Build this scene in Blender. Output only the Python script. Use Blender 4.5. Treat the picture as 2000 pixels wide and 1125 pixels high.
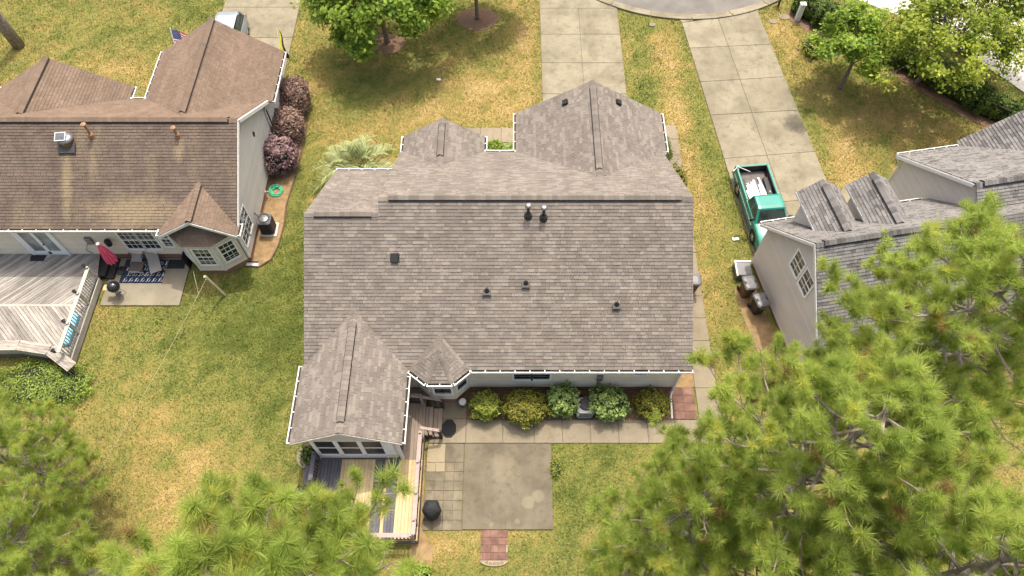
import bpy, math, random
import numpy as np
from mathutils import Vector as Vec

for _o in list(bpy.data.objects):
    bpy.data.objects.remove(_o, do_unlink=True)
SC = bpy.context.scene
COL = SC.collection
R = math.radians

# ------------------------------------------------------------------ camera, sky, sun, exposure
cam_data = bpy.data.cameras.new('camera')
cam_data.sensor_width = 36.0
cam_data.lens = 25.2
cam_data.clip_start = 0.1
cam_data.clip_end = 3000
cam = bpy.data.objects.new('camera', cam_data)
COL.objects.link(cam)
cam.location = (0, 0, 30.0)
cam.rotation_euler = (R(30.5), 0, 0)
SC.camera = cam

SUN = Vec((0.07, 0.37, 1.0)).normalized()
world = bpy.data.worlds.new('World')
SC.world = world
world.use_nodes = True
wn = world.node_tree.nodes
sky = wn.new('ShaderNodeTexSky')
sky.sky_type = 'NISHITA'
sky.sun_disc = False
sky.sun_elevation = math.asin(SUN.z)
sky.sun_rotation = math.atan2(SUN.x, SUN.y)
sky.air_density = 1.5
sky.dust_density = 10.0
sky.ozone_density = 1.0
bg = wn['Background']
bg.inputs['Strength'].default_value = 0.15
world.node_tree.links.new(sky.outputs[0], bg.inputs[0])

sun_data = bpy.data.lights.new('sun', 'SUN')
sun_data.energy = 2.0
sun_data.angle = R(0.53)
sun_data.color = (1.0, 0.945, 0.84)
sun = bpy.data.objects.new('sun', sun_data)
COL.objects.link(sun)
sun.rotation_euler = SUN.to_track_quat('Z', 'Y').to_euler()
sun.location = (5, 25, 60)

SC.view_settings.view_transform = 'Standard'
SC.view_settings.look = 'None'
SC.view_settings.exposure = 0.9
SC.view_settings.gamma = 1.0
SC.view_settings.use_curve_mapping = False

# ------------------------------------------------------------------ mesh helpers
rng = random.Random(7)
BASE = {}


def clip_half(poly, nx, ny, d):
    out = []
    for i in range(len(poly)):
        a, b = poly[i], poly[(i + 1) % len(poly)]
        da, db = nx * a[0] + ny * a[1] - d, nx * b[0] + ny * b[1] - d
        if da <= 0:
            out.append(a)
        if (da < 0 < db) or (db < 0 < da):
            t = da / (da - db)
            out.append((a[0] + (b[0] - a[0]) * t, a[1] + (b[1] - a[1]) * t))
    return out


def span(poly, v):
    xs = []
    for i in range(len(poly)):
        a, b = poly[i], poly[(i + 1) % len(poly)]
        if (a[1] - v) * (b[1] - v) <= 0 and a[1] != b[1]:
            t = (v - a[1]) / (b[1] - a[1])
            xs.append(a[0] + (b[0] - a[0]) * t)
    return (min(xs), max(xs)) if xs else None


class MB:
    def __init__(s):
        s.v, s.f, s.t = [], [], []

    def add(s, vs, fs, t=0.0):
        n = len(s.v)
        s.v.extend([tuple(p) for p in vs])
        for k, f in enumerate(fs):
            s.f.append(tuple(i + n for i in f))
            s.t.append(t[k] if isinstance(t, (list, tuple)) else t)
        return s

    def quad(s, a, b, c, d, t=0.0):
        return s.add([a, b, c, d], [(0, 1, 2, 3)], t)

    def obox(s, O, U, V, N, ur, vr, nr, t=0.0):
        O, U, V, N = Vec(O), Vec(U), Vec(V), Vec(N)
        p = [O + U * u + V * v + N * n for n in nr for v in vr for u in ur]
        f = [(0, 2, 3, 1), (4, 5, 7, 6), (0, 1, 5, 4), (2, 6, 7, 3), (0, 4, 6, 2), (1, 3, 7, 5)]
        return s.add(p, f, t)

    def box(s, x0, x1, y0, y1, z0, z1, t=0.0):
        return s.obox((0, 0, 0), (1, 0, 0), (0, 1, 0), (0, 0, 1), (x0, x1), (y0, y1), (z0, z1), t)

    def cbox(s, c, size, rz=0.0, t=0.0):
        ca, sa = math.cos(rz), math.sin(rz)
        a, b, h = size[0] / 2, size[1] / 2, size[2] / 2
        return s.obox(c, (ca, sa, 0), (-sa, ca, 0), (0, 0, 1), (-a, a), (-b, b), (-h, h), t)

    def bevbox(s, x0, x1, y0, y1, z0, z1, r=0.03, t=0.0):
        ring = [(x0 + r, y0), (x1 - r, y0), (x1, y0 + r), (x1, y1 - r), (x1 - r, y1), (x0 + r, y1), (x0, y1 - r), (x0, y0 + r)]
        cx, cy = (x0 + x1) / 2, (y0 + y1) / 2
        inn = [(cx + (x - cx) * (1 - 2 * r / max(x1 - x0, 1e-4)), cy + (y - cy) * (1 - 2 * r / max(y1 - y0, 1e-4))) for x, y in ring]
        vs = [(x, y, z0) for x, y in ring] + [(x, y, z1 - r) for x, y in ring] + [(x, y, z1) for x, y in inn]
        fs = [tuple(range(7, -1, -1)), tuple(range(16, 24))]
        for k in range(8):
            j = (k + 1) % 8
            fs += [(k, j, 8 + j, 8 + k), (8 + k, 8 + j, 16 + j, 16 + k)]
        return s.add(vs, fs, t)

    def prism(s, poly, z0, z1, t=0.0):
        n = len(poly)
        area = sum(poly[i][0] * poly[(i + 1) % n][1] - poly[(i + 1) % n][0] * poly[i][1] for i in range(n))
        if area < 0:
            poly = poly[::-1]
        vs = [(x, y, z0) for x, y in poly] + [(x, y, z1) for x, y in poly]
        fs = [tuple(range(n - 1, -1, -1)), tuple(range(n, 2 * n))]
        fs += [(i, (i + 1) % n, n + (i + 1) % n, n + i) for i in range(n)]
        return s.add(vs, fs, t)

    def slab(s, pts, off, t=0.0):
        n = len(pts)
        off = Vec(off)
        vs = [Vec(p) for p in pts] + [Vec(p) + off for p in pts]
        fs = [tuple(range(n)), tuple(range(2 * n - 1, n - 1, -1))]
        fs += [(i, n + i, n + (i + 1) % n, (i + 1) % n) for i in range(n)]
        return s.add(vs, fs, t)

    def tube(s, pts, r, n=8, t=0.0, caps=True):
        pts = [Vec(p) for p in pts]
        m = len(pts)
        rr = r if isinstance(r, (list, tuple)) else [r] * m
        vs, fs = [], []
        for i, p in enumerate(pts):
            d = (pts[min(i + 1, m - 1)] - pts[max(i - 1, 0)]).normalized()
            a = d.cross(Vec((0, 0, 1)) if abs(d.z) < 0.9 else Vec((1, 0, 0))).normalized()
            b = d.cross(a)
            for k in range(n):
                an = 2 * math.pi * k / n
                vs.append(p + (a * math.cos(an) + b * math.sin(an)) * rr[i])
        for i in range(m - 1):
            for k in range(n):
                j = (k + 1) % n
                fs.append((i * n + k, (i + 1) * n + k, (i + 1) * n + j, i * n + j))
        if caps:
            fs += [tuple(range(n)), tuple(range((m - 1) * n + n - 1, (m - 1) * n - 1, -1))]
        return s.add(vs, fs, t)

    def lathe(s, c, prof, n=20, t=0.0):
        vs, fs = [], []
        for r, z in prof:
            for k in range(n):
                a = 2 * math.pi * k / n
                vs.append((c[0] + r * math.cos(a), c[1] + r * math.sin(a), c[2] + z))
        for i in range(len(prof) - 1):
            for k in range(n):
                j = (k + 1) % n
                fs.append((i * n + k, i * n + j, (i + 1) * n + j, (i + 1) * n + k))
        return s.add(vs, fs, t)

    def loft(s, rings, t=0.0, caps=True):
        n = len(rings[0])
        vs = [p for r in rings for p in r]
        fs = []
        for i in range(len(rings) - 1):
            for k in range(n):
                j = (k + 1) % n
                fs.append((i * n + k, i * n + j, (i + 1) * n + j, (i + 1) * n + k))
        if caps:
            fs += [tuple(range(n - 1, -1, -1)), tuple(range((len(rings) - 1) * n, len(rings) * n))]
        return s.add(vs, fs, t)


def root_of(o):
    while o.parent is not None:
        o = o.parent
    return o


def build(mb, name, mat, parent=None, label=None, kind=None, smooth=False):
    me = bpy.data.meshes.new(name)
    off = BASE.get(root_of(parent).name, (0, 0, 0)) if parent is not None else (0, 0, 0)
    vs = [(p[0] - off[0], p[1] - off[1], p[2] - off[2]) for p in mb.v]
    me.from_pydata(vs, [], mb.f)
    at = me.attributes.new('tone', 'FLOAT', 'FACE')
    at.data.foreach_set('value', mb.t)
    if smooth:
        me.polygons.foreach_set('use_smooth', [True] * len(me.polygons))
    me.materials.append(mat)
    me.update()
    o = bpy.data.objects.new(name, me)
    COL.objects.link(o)
    if parent is not None:
        o.parent = parent
    if label:
        o['label'] = label
    if kind:
        o['kind'] = kind
    return o


def build_np(v, tri, tone, name, mat, parent=None, kind=None):
    off = BASE.get(root_of(parent).name, (0, 0, 0)) if parent is not None else (0, 0, 0)
    v = (np.asarray(v, np.float32) - np.asarray(off, np.float32))
    me = bpy.data.meshes.new(name)
    m = len(tri)
    me.vertices.add(len(v))
    me.vertices.foreach_set('co', v.ravel())
    me.loops.add(m * 3)
    me.loops.foreach_set('vertex_index', np.asarray(tri, np.int32).ravel())
    me.polygons.add(m)
    me.polygons.foreach_set('loop_start', np.arange(0, m * 3, 3, dtype=np.int32))
    me.polygons.foreach_set('loop_total', np.full(m, 3, dtype=np.int32))
    at = me.attributes.new('tone', 'FLOAT', 'FACE')
    at.data.foreach_set('value', np.asarray(tone, np.float32))
    me.materials.append(mat)
    me.update(calc_edges=True)
    o = bpy.data.objects.new(name, me)
    COL.objects.link(o)
    if parent is not None:
        o.parent = parent
    if kind:
        o['kind'] = kind
    return o


def tag(o, label, cat, group=None, kind=None):
    o['label'] = label
    o['category'] = cat
    if group:
        o['group'] = group
    if kind:
        o['kind'] = kind
    return o


def thing(name, label, cat, loc=(0, 0, 0), rz=0.0, group=None, local=False):
    o = bpy.data.objects.new(name, None)
    COL.objects.link(o)
    o.empty_display_size = 0.2
    o.location = loc
    o.rotation_euler = (0, 0, rz)
    tag(o, label, cat, group)
    if not local:
        BASE[o.name] = tuple(loc)
    return o


def copy_tree(o, parent=None):
    c = o.copy()
    COL.objects.link(c)
    c.parent = parent
    for ch in list(o.children):
        copy_tree(ch, c)
    return c


def struct(mb, name, mat, label, cat):
    return tag(build(mb, name, mat), label, cat, kind='structure')


# ------------------------------------------------------------------ materials
class NT:
    def __init__(s, name):
        s.m = bpy.data.materials.new(name)
        s.m.use_nodes = True
        s.n = s.m.node_tree.nodes
        s.l = s.m.node_tree.links
        s.b = s.n['Principled BSDF']
        s.pos = s.n.new('ShaderNodeNewGeometry').outputs['Position']

    def set(s, sock, val):
        if hasattr(val, 'is_linked') or hasattr(val, 'node'):
            s.l.new(val, sock)
        else:
            sock.default_value = val

    def noise(s, scale, detail=4, rough=0.55, vec=None, dist=0.0):
        t = s.n.new('ShaderNodeTexNoise')
        t.inputs['Scale'].default_value = scale
        t.inputs['Detail'].default_value = detail
        t.inputs['Roughness'].default_value = rough
        t.inputs['Distortion'].default_value = dist
        s.l.new(vec if vec is not None else s.pos, t.inputs['Vector'])
        return t.outputs['Fac']

    def scaled(s, sx, sy, sz, rz=0.0):
        mp = s.n.new('ShaderNodeMapping')
        if rz:
            mp.vector_type = 'TEXTURE'
            sx, sy, sz = 1 / sx, 1 / sy, 1 / sz
        mp.inputs['Scale'].default_value = (sx, sy, sz)
        mp.inputs['Rotation'].default_value = (0, 0, rz)
        s.l.new(s.pos, mp.inputs['Vector'])
        return mp.outputs[0]

    def mrange(s, v, a, b, c=0.0, d=1.0, smooth=False):
        t = s.n.new('ShaderNodeMapRange')
        if smooth:
            t.interpolation_type = 'SMOOTHSTEP'
        s.set(t.inputs[0], v)
        for i, q in enumerate((a, b, c, d)):
            t.inputs[i + 1].default_value = q
        return t.outputs[0]

    def math(s, op, a, b=0.0):
        t = s.n.new('ShaderNodeMath')
        t.operation = op
        s.set(t.inputs[0], a)
        s.set(t.inputs[1], b)
        return t.outputs[0]

    def mix(s, fac, a, b, mode='MIX'):
        t = s.n.new('ShaderNodeMixRGB')
        t.blend_type = mode
        s.set(t.inputs[0], fac)
        for k, q in ((1, a), (2, b)):
            if isinstance(q, tuple):
                q = (*q, 1.0) if len(q) == 3 else q
            s.set(t.inputs[k], q)
        return t.outputs[0]

    def scale_col(s, col, f):
        t = s.n.new('ShaderNodeVectorMath')
        t.operation = 'SCALE'
        if isinstance(col, tuple):
            t.inputs[0].default_value = col[:3]
        else:
            s.l.new(col, t.inputs[0])
        s.set(t.inputs['Scale'], f)
        return t.outputs[0]

    def attr(s, name='tone'):
        t = s.n.new('ShaderNodeAttribute')
        t.attribute_name = name
        return t.outputs['Fac']

    def rand(s):
        return s.n.new('ShaderNodeObjectInfo').outputs['Random']

    def bump(s, h, strength=0.3, dist=0.02):
        t = s.n.new('ShaderNodeBump')
        t.inputs['Strength'].default_value = strength
        t.inputs['Distance'].default_value = dist
        s.l.new(h, t.inputs['Height'])
        s.l.new(t.outputs[0], s.b.inputs['Normal'])

    def done(s, col, rough=0.7, metal=0.0, spec=0.3):
        if isinstance(col, tuple):
            s.b.inputs['Base Color'].default_value = (*col[:3], 1)
        else:
            s.l.new(col, s.b.inputs['Base Color'])
        s.set(s.b.inputs['Roughness'], rough)
        s.b.inputs['Metallic'].default_value = metal
        s.b.inputs['Specular IOR Level'].default_value = spec
        return s.m


def pm(name, col, rough=0.7, var=0.15, scale=4.0, tone=0.0, orand=0.0, bump=0.0, bscale=60.0, metal=0.0, spec=0.3, grime=0.0, gscale=1.2):
    t = NT(name)
    f = t.mrange(t.noise(scale, 6, 0.6), 0.3, 0.7, 1 - var, 1 + var)
    if tone:
        f = t.math('MULTIPLY', f, t.mrange(t.attr(), -1, 1, 1 - tone, 1 + tone))
    if orand:
        f = t.math('MULTIPLY', f, t.mrange(t.rand(), 0, 1, 1 - orand, 1 + orand))
    c = t.scale_col(col, f)
    if grime:
        g = t.mrange(t.noise(gscale, 7, 0.65), 0.45, 0.75, 0, grime)
        c = t.mix(g, c, tuple(q * 0.35 for q in col))
    if bump:
        t.bump(t.noise(bscale, 3), bump, 0.01)
    return t.done(c, rough, metal, spec)


def shingle_mat(name, dark, light, edge, stain=None, stain_amt=0.0, spots=()):
    t = NT(name)
    a = t.attr()
    c = t.mix(t.mrange(a, -1, 1), dark, light)
    c = t.scale_col(c, t.mrange(t.noise(1.1, 6, 0.6), 0.3, 0.7, 0.88, 1.12))
    c = t.scale_col(c, t.mrange(t.noise(90, 2, 0.7), 0.25, 0.75, 0.8, 1.2))
    if stain:
        g = t.math('MULTIPLY', t.mrange(t.noise(0.55, 5, 0.6, t.scaled(1.6, 0.45, 0.45)), 0.5, 0.72, 0, stain_amt), t.mrange(t.noise(9, 4), 0.3, 0.6))
        c = t.mix(g, c, stain)
    c = t.scale_col(c, t.mrange(t.noise(0.8, 5, 0.6, t.scaled(2.2, 0.5, 0.5)), 0.3, 0.75, 1.09, 0.86))
    for (cx, cy, rx, ry, k) in spots:
        d = t.n.new('ShaderNodeVectorMath')
        d.operation = 'DISTANCE'
        t.l.new(t.scaled(1 / rx, 1 / ry, 0), d.inputs[0])
        d.inputs[1].default_value = (cx / rx, cy / ry, 0)
        dd = t.math('ADD', d.outputs['Value'], t.mrange(t.noise(2.5, 6, 0.7), 0.2, 0.8, -0.5, 0.5))
        c = t.mix(t.mrange(dd, 0.35, 1.15, k, 0), c, stain)
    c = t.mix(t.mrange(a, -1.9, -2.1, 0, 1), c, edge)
    t.bump(t.noise(140, 2), 0.25, 0.01)
    return t.done(c, 0.92, 0, 0.12)


def leaf_mat(name, dark, light, trans=0.35, yellow=None):
    t = NT(name)
    c = t.mix(t.mrange(t.attr(), -1, 1), dark, light)
    c = t.scale_col(c, t.mrange(t.noise(0.9, 3), 0.3, 0.7, 0.85, 1.15))
    if yellow:
        c = t.mix(t.mrange(t.noise(1.7, 2, 0.5), 0.56, 0.72, 0, 0.7), c, yellow)
    if yellow:
        c = t.mix(t.mrange(t.attr(), 1.5, 1.9), c, (0.36, 0.235, 0.105))
    t.done(c, 0.55, 0, 0.25)
    tr = t.n.new('ShaderNodeBsdfTranslucent')
    t.l.new(c, tr.inputs[0])
    ms = t.n.new('ShaderNodeMixShader')
    ms.inputs[0].default_value = trans
    t.l.new(t.b.outputs[0], ms.inputs[1])
    t.l.new(tr.outputs[0], ms.inputs[2])
    t.l.new(ms.outputs[0], t.n['Material Output'].inputs['Surface'])
    return t.m


def concrete_mat(name, col, dark, amt=0.5, pale=None, spots=(), cracks=True):
    t = NT(name)
    c = t.scale_col(col, t.mrange(t.rand(), 0, 1, 0.93, 1.07))
    c = t.mix(t.mrange(t.noise(0.7, 7, 0.62), 0.42, 0.72, 0, amt), c, dark)
    c = t.mix(t.mrange(t.noise(2.6, 6, 0.7), 0.52, 0.75, 0, amt * 0.8), c, tuple(q * 0.8 for q in dark))
    c = t.scale_col(c, t.mrange(t.noise(30, 4, 0.7), 0.3, 0.7, 0.88, 1.12))
    for (x, y, r, soft, k) in spots:
        d = t.n.new('ShaderNodeVectorMath')
        d.operation = 'DISTANCE'
        sc = t.scaled(1, 1, 0)
        t.l.new(sc, d.inputs[0])
        d.inputs[1].default_value = (x, y, 0)
        dd = t.math('ADD', d.outputs['Value'], t.mrange(t.noise(5, 5), 0, 1, -soft, soft))
        c = t.mix(t.mrange(dd, r - 0.02, r + 0.02 + soft, k, 0), c, pale)
    if cracks:
        vo = t.n.new('ShaderNodeTexVoronoi')
        vo.feature = 'DISTANCE_TO_EDGE'
        vo.inputs['Scale'].default_value = 0.33
        wv = t.n.new('ShaderNodeVectorMath')
        wv.operation = 'ADD'
        t.l.new(t.pos, wv.inputs[0])
        nz = t.n.new('ShaderNodeTexNoise')
        nz.inputs['Scale'].default_value = 1.6
        nz.inputs['Detail'].default_value = 6
        t.l.new(t.pos, nz.inputs['Vector'])
        sc2 = t.n.new('ShaderNodeVectorMath')
        sc2.operation = 'SCALE'
        t.l.new(nz.outputs['Color'], sc2.inputs[0])
        sc2.inputs['Scale'].default_value = 0.9
        t.l.new(sc2.outputs[0], wv.inputs[1])
        t.l.new(wv.outputs[0], vo.inputs['Vector'])
        ck = t.math('MULTIPLY', t.mrange(vo.outputs['Distance'], 0.0, 0.006, 0.55, 0), t.mrange(t.noise(0.28, 2), 0.5, 0.56))
        c = t.mix(ck, c, tuple(q * 0.3 for q in dark))
        c = t.mix(t.mrange(t.noise(0.5, 5, 0.6, t.scaled(1.5, 0.22, 1)), 0.5, 0.72, 0, 0.45), c, dark)
    t.bump(t.noise(70, 4), 0.25, 0.01)
    return t.done(c, 0.9, 0, 0.15)


def wood_mat(name, a, b, streak=0.6, rz=0.0, orand=0.12):
    t = NT(name)
    n = t.noise(1.0, 7, 0.7, t.scaled(14, 0.9, 6, rz))
    c = t.mix(t.mrange(n, 0.5 - 0.28 / max(streak, 0.1) * 0.5, 0.5 + 0.28 / max(streak, 0.1) * 0.5), a, b)
    c = t.scale_col(c, t.mrange(t.rand(), 0, 1, 1 - orand, 1 + orand))
    c = t.scale_col(c, t.mrange(t.noise(1.3, 4), 0.3, 0.7, 0.86, 1.14))
    t.bump(n, 0.3, 0.01)
    return t.done(c, 0.85, 0, 0.15)


def glass_mat(name, col=(0.012, 0.016, 0.022), rough=0.06):
    t = NT(name)
    c = t.scale_col(col, t.mrange(t.noise(1.5, 3), 0.3, 0.7, 0.5, 1.8))
    return t.done(c, rough, 0, 0.6)


M = {}
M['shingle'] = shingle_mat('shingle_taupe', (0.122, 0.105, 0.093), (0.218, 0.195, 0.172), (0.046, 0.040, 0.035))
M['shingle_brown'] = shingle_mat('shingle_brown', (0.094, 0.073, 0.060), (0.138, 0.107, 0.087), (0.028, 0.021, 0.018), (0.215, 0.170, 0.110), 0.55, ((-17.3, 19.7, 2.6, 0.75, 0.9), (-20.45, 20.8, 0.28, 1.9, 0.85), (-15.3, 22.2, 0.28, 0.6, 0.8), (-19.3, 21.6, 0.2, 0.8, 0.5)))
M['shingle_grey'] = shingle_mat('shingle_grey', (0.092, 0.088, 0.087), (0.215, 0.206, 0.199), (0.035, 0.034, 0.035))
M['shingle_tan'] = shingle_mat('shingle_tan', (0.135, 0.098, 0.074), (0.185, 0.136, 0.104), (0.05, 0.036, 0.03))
M['deck_edge'] = pm('roof_edge_metal', (0.30, 0.27, 0.24), 0.6)
M['vent_black'] = pm('black_ridge_vent', (0.012, 0.011, 0.010), 0.7)
M['black_metal'] = pm('black_pipe_metal', (0.02, 0.02, 0.022), 0.45, spec=0.5)
M['grey_metal'] = pm('grey_galvanised', (0.24, 0.24, 0.25), 0.4, metal=0.6)
M['rust'] = pm('rusty_metal', (0.30, 0.17, 0.10), 0.8, var=0.35, scale=9, grime=0.4, gscale=6)
M['white'] = pm('white_paint', (0.66, 0.66, 0.64), 0.5, var=0.05, grime=0.12, gscale=3)
M['white_frame'] = pm('white_vinyl_frame', (0.78, 0.79, 0.78), 0.45, var=0.04)
M['trough_dark'] = pm('dark_gutter_trough', (0.035, 0.028, 0.02), 0.95, var=0.4, scale=20)
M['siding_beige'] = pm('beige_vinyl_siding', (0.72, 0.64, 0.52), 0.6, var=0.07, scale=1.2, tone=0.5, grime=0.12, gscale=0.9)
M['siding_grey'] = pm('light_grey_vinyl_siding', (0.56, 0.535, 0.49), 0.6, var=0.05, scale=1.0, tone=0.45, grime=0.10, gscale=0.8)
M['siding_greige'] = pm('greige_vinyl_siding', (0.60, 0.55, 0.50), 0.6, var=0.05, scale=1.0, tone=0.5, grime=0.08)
M['glass'] = glass_mat('window_glass')
M['glass_pale'] = glass_mat('door_glass_with_blind', (0.22, 0.24, 0.23), 0.15)
M['screen'] = glass_mat('dark_window_screen', (0.008, 0.008, 0.010), 0.35)
M['soffit'] = pm('white_soffit', (0.62, 0.61, 0.58), 0.7, var=0.05)


def brick_mat():
    t = NT('red_brown_brick')
    b = t.n.new('ShaderNodeTexBrick')
    cx = t.n.new('ShaderNodeSeparateXYZ')
    t.l.new(t.pos, cx.inputs[0])
    cb = t.n.new('ShaderNodeCombineXYZ')
    t.l.new(t.math('ADD', cx.outputs[0], cx.outputs[1]), cb.inputs[0])
    t.l.new(cx.outputs[2], cb.inputs[1])
    t.l.new(cb.outputs[0], b.inputs['Vector'])
    b.inputs['Color1'].default_value = (0.22, 0.095, 0.06, 1)
    b.inputs['Color2'].default_value = (0.30, 0.15, 0.10, 1)
    b.inputs['Mortar'].default_value = (0.34, 0.29, 0.24, 1)
    b.inputs['Scale'].default_value = 1.0
    b.inputs['Brick Width'].default_value = 0.21
    b.inputs['Row Height'].default_value = 0.075
    b.inputs['Mortar Size'].default_value = 0.006
    return t.done(b.outputs['Color'], 0.9, 0, 0.15)


M['brick'] = brick_mat()
M['concrete'] = concrete_mat('driveway_concrete', (0.235, 0.210, 0.152), (0.135, 0.118, 0.083), 0.9, (0.060, 0.056, 0.048), ((15.95, 28.45, 0.38, 0.34, 0.7), (15.55, 28.15, 0.25, 0.30, 0.55), (16.1, 27.95, 0.25, 0.30, 0.6), (4.9, 34.0, 0.12, 0.3, 0.25), (12.9, 30.2, 0.1, 0.25, 0.2)))
M['concrete_walk'] = concrete_mat('walkway_concrete', (0.224, 0.192, 0.138), (0.135, 0.117, 0.081), 0.6)
M['concrete_old'] = concrete_mat('weathered_patio_concrete', (0.150, 0.130, 0.094), (0.080, 0.068, 0.048), 0.85, (0.215, 0.190, 0.130),
                                 ((0.66, 7.38, 0.23, 0.05, 0.6), (1.08, 7.63, 0.23, 0.05, 0.6), (-0.38, 8.86, 0.30, 0.45, 0.5), (-0.85, 6.5, 0.08, 0.03, 0.5), (0.2, 6.62, 0.09, 0.03, 0.5)))
M['concrete_lh'] = concrete_mat('patio_concrete_pale', (0.235, 0.210, 0.158), (0.165, 0.145, 0.105), 0.6)
M['concrete_white'] = concrete_mat('bright_concrete', (0.496, 0.472, 0.432), (0.400, 0.376, 0.336), 0.4)
M['paver'] = concrete_mat('old_grey_pavers', (0.182, 0.157, 0.113), (0.077, 0.069, 0.047), 1.0)
M['paver_pale'] = concrete_mat('tan_pavers', (0.275, 0.230, 0.155), (0.200, 0.170, 0.120), 0.4)
M['paver_red'] = pm('red_concrete_pavers', (0.165, 0.092, 0.070), 0.9, var=0.3, scale=2.5, orand=0.2, bump=0.2, grime=0.45, gscale=3)
M['asphalt'] = pm('road_asphalt', (0.144, 0.135, 0.124), 0.95, var=0.22, scale=0.8, bump=0.4, bscale=70)
M['mulch'] = pm('brown_mulch', (0.155, 0.095, 0.062), 0.97, var=0.45, scale=14, bump=0.9, bscale=35)
M['soil'] = pm('dry_bed_soil', (0.252, 0.171, 0.087), 0.97, var=0.3, scale=3.5, bump=0.7, bscale=30, grime=0.35, gscale=2.2)
M['edging'] = pm('dark_brown_edging', (0.12, 0.075, 0.05), 0.9, var=0.3)
M['plank_yellow'] = wood_mat('new_yellow_decking', (0.432, 0.317, 0.169), (0.518, 0.403, 0.245), 0.7, 0, 0.07)
M['plank_slate'] = wood_mat('slate_painted_decking', (0.077, 0.077, 0.090), (0.113, 0.110, 0.126), 0.7, 0, 0.12)
M['plank_brown'] = wood_mat('weathered_brown_decking', (0.216, 0.172, 0.140), (0.296, 0.240, 0.188), 0.8, 0, 0.12)
M['plank_up'] = wood_mat('old_grey_decking_up', (0.125, 0.112, 0.098), (0.380, 0.358, 0.322), 0.62, R(-45), 0.30)
M['plank_dn'] = wood_mat('old_grey_decking_dn', (0.125, 0.112, 0.098), (0.380, 0.358, 0.322), 0.62, R(45), 0.30)
M['bench_wood'] = wood_mat('old_grey_bench_boards', (0.150, 0.128, 0.109), (0.427, 0.398, 0.352), 0.8, R(75), 0.1)
M['rail_grey'] = wood_mat('old_grey_rail', (0.27, 0.25, 0.22), (0.48, 0.45, 0.40), 0.6, 0, 0.1)
M['rail_mauve'] = pm('mauve_brown_rail_paint', (0.31, 0.245, 0.225), 0.7, var=0.15, scale=6)
M['rail_dark'] = pm('dark_brown_baluster', (0.055, 0.032, 0.028), 0.7)
M['skirt'] = pm('deck_skirt_board', (0.16, 0.13, 0.11), 0.9, var=0.25)
M['post_wood'] = wood_mat('weathered_post', (0.30, 0.25, 0.15), (0.46, 0.39, 0.25), 0.7)
M['bark'] = pm('tree_bark', (0.17, 0.135, 0.11), 0.95, var=0.4, scale=9, bump=0.8, bscale=18)
M['bark_pine'] = pm('pine_bark', (0.24, 0.20, 0.175), 0.95, var=0.5, scale=7, bump=1.0, bscale=14)
M['needle'] = leaf_mat('pine_needles', (0.225, 0.320, 0.062), (0.555, 0.645, 0.165), 0.62, (0.66, 0.62, 0.14))
M['leaf'] = leaf_mat('maple_leaves', (0.07, 0.155, 0.02), (0.40, 0.53, 0.075), 0.5)
M['leaf_y'] = leaf_mat('yellow_green_leaves', (0.09, 0.16, 0.02), (0.46, 0.52, 0.07), 0.5)
M['leaf_dark'] = leaf_mat('hedge_leaves', (0.022, 0.055, 0.012), (0.14, 0.20, 0.035), 0.3)
M['leaf_gold'] = leaf_mat('golden_shrub_leaves', (0.045, 0.068, 0.012), (0.38, 0.36, 0.06), 0.35)
M['leaf_lime'] = leaf_mat('lime_shrub_leaves', (0.055, 0.10, 0.016), (0.40, 0.44, 0.08), 0.35)
M['leaf_glossy'] = leaf_mat('glossy_shrub_leaves', (0.05, 0.12, 0.02), (0.40, 0.50, 0.16), 0.3)
M['leaf_purple'] = leaf_mat('purple_shrub_leaves', (0.07, 0.038, 0.045), (0.36, 0.235, 0.235), 0.25)
M['leaf_bronze'] = leaf_mat('bronze_shrub_leaves', (0.085, 0.052, 0.042), (0.34, 0.225, 0.18), 0.25)
M['palm'] = leaf_mat('palm_leaflets', (0.045, 0.085, 0.022), (0.46, 0.49, 0.22), 0.3)
M['palm_dry'] = leaf_mat('palm_dry_stalks', (0.34, 0.20, 0.06), (0.55, 0.36, 0.12), 0.2)
M['leaf_cover'] = leaf_mat('groundcover_leaves', (0.09, 0.16, 0.03), (0.34, 0.43, 0.085), 0.35)
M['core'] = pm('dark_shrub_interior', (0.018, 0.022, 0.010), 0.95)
M['plastic_black'] = pm('black_plastic', (0.012, 0.012, 0.014), 0.5, spec=0.4)
M['plastic_grey'] = pm('sun_bleached_grey_lid', (0.10, 0.102, 0.112), 0.42, var=0.25, scale=5, spec=0.5)
M['plastic_brown'] = pm('brown_plastic', (0.10, 0.062, 0.04), 0.55)
M['fabric_grey'] = pm('grey_sling_fabric', (0.26, 0.25, 0.235), 0.9, var=0.08)
M['fabric_black'] = pm('black_cover_cloth', (0.02, 0.021, 0.024), 0.75, var=0.3, scale=8, bump=0.5, bscale=9)
M['pink'] = pm('faded_crimson_canvas', (0.68, 0.10, 0.19), 0.85, var=0.18, scale=7)
M['navy'] = pm('navy_rug', (0.022, 0.034, 0.065), 0.95, var=0.2)
M['rug_white'] = pm('white_rug_pattern', (0.72, 0.72, 0.70), 0.95, var=0.05)
M['rubber'] = pm('black_rubber_mat', (0.022, 0.023, 0.025), 0.85, var=0.2, scale=12)
M['hose_green'] = pm('green_hose', (0.06, 0.42, 0.24), 0.45, tone=0.25)
M['hose_olive'] = pm('olive_hose', (0.22, 0.25, 0.12), 0.5)
M['teal'] = pm('teal_car_paint', (0.010, 0.200, 0.165), 0.3, var=0.06, scale=2, spec=0.6)
M['silver'] = pm('silver_blue_car_paint', (0.33, 0.37, 0.42), 0.25, var=0.03, metal=0.5, spec=0.6)
M['car_glass'] = glass_mat('car_glass', (0.02, 0.03, 0.03), 0.04)
M['tyre'] = pm('tyre_rubber', (0.018, 0.018, 0.018), 0.85)
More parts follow.
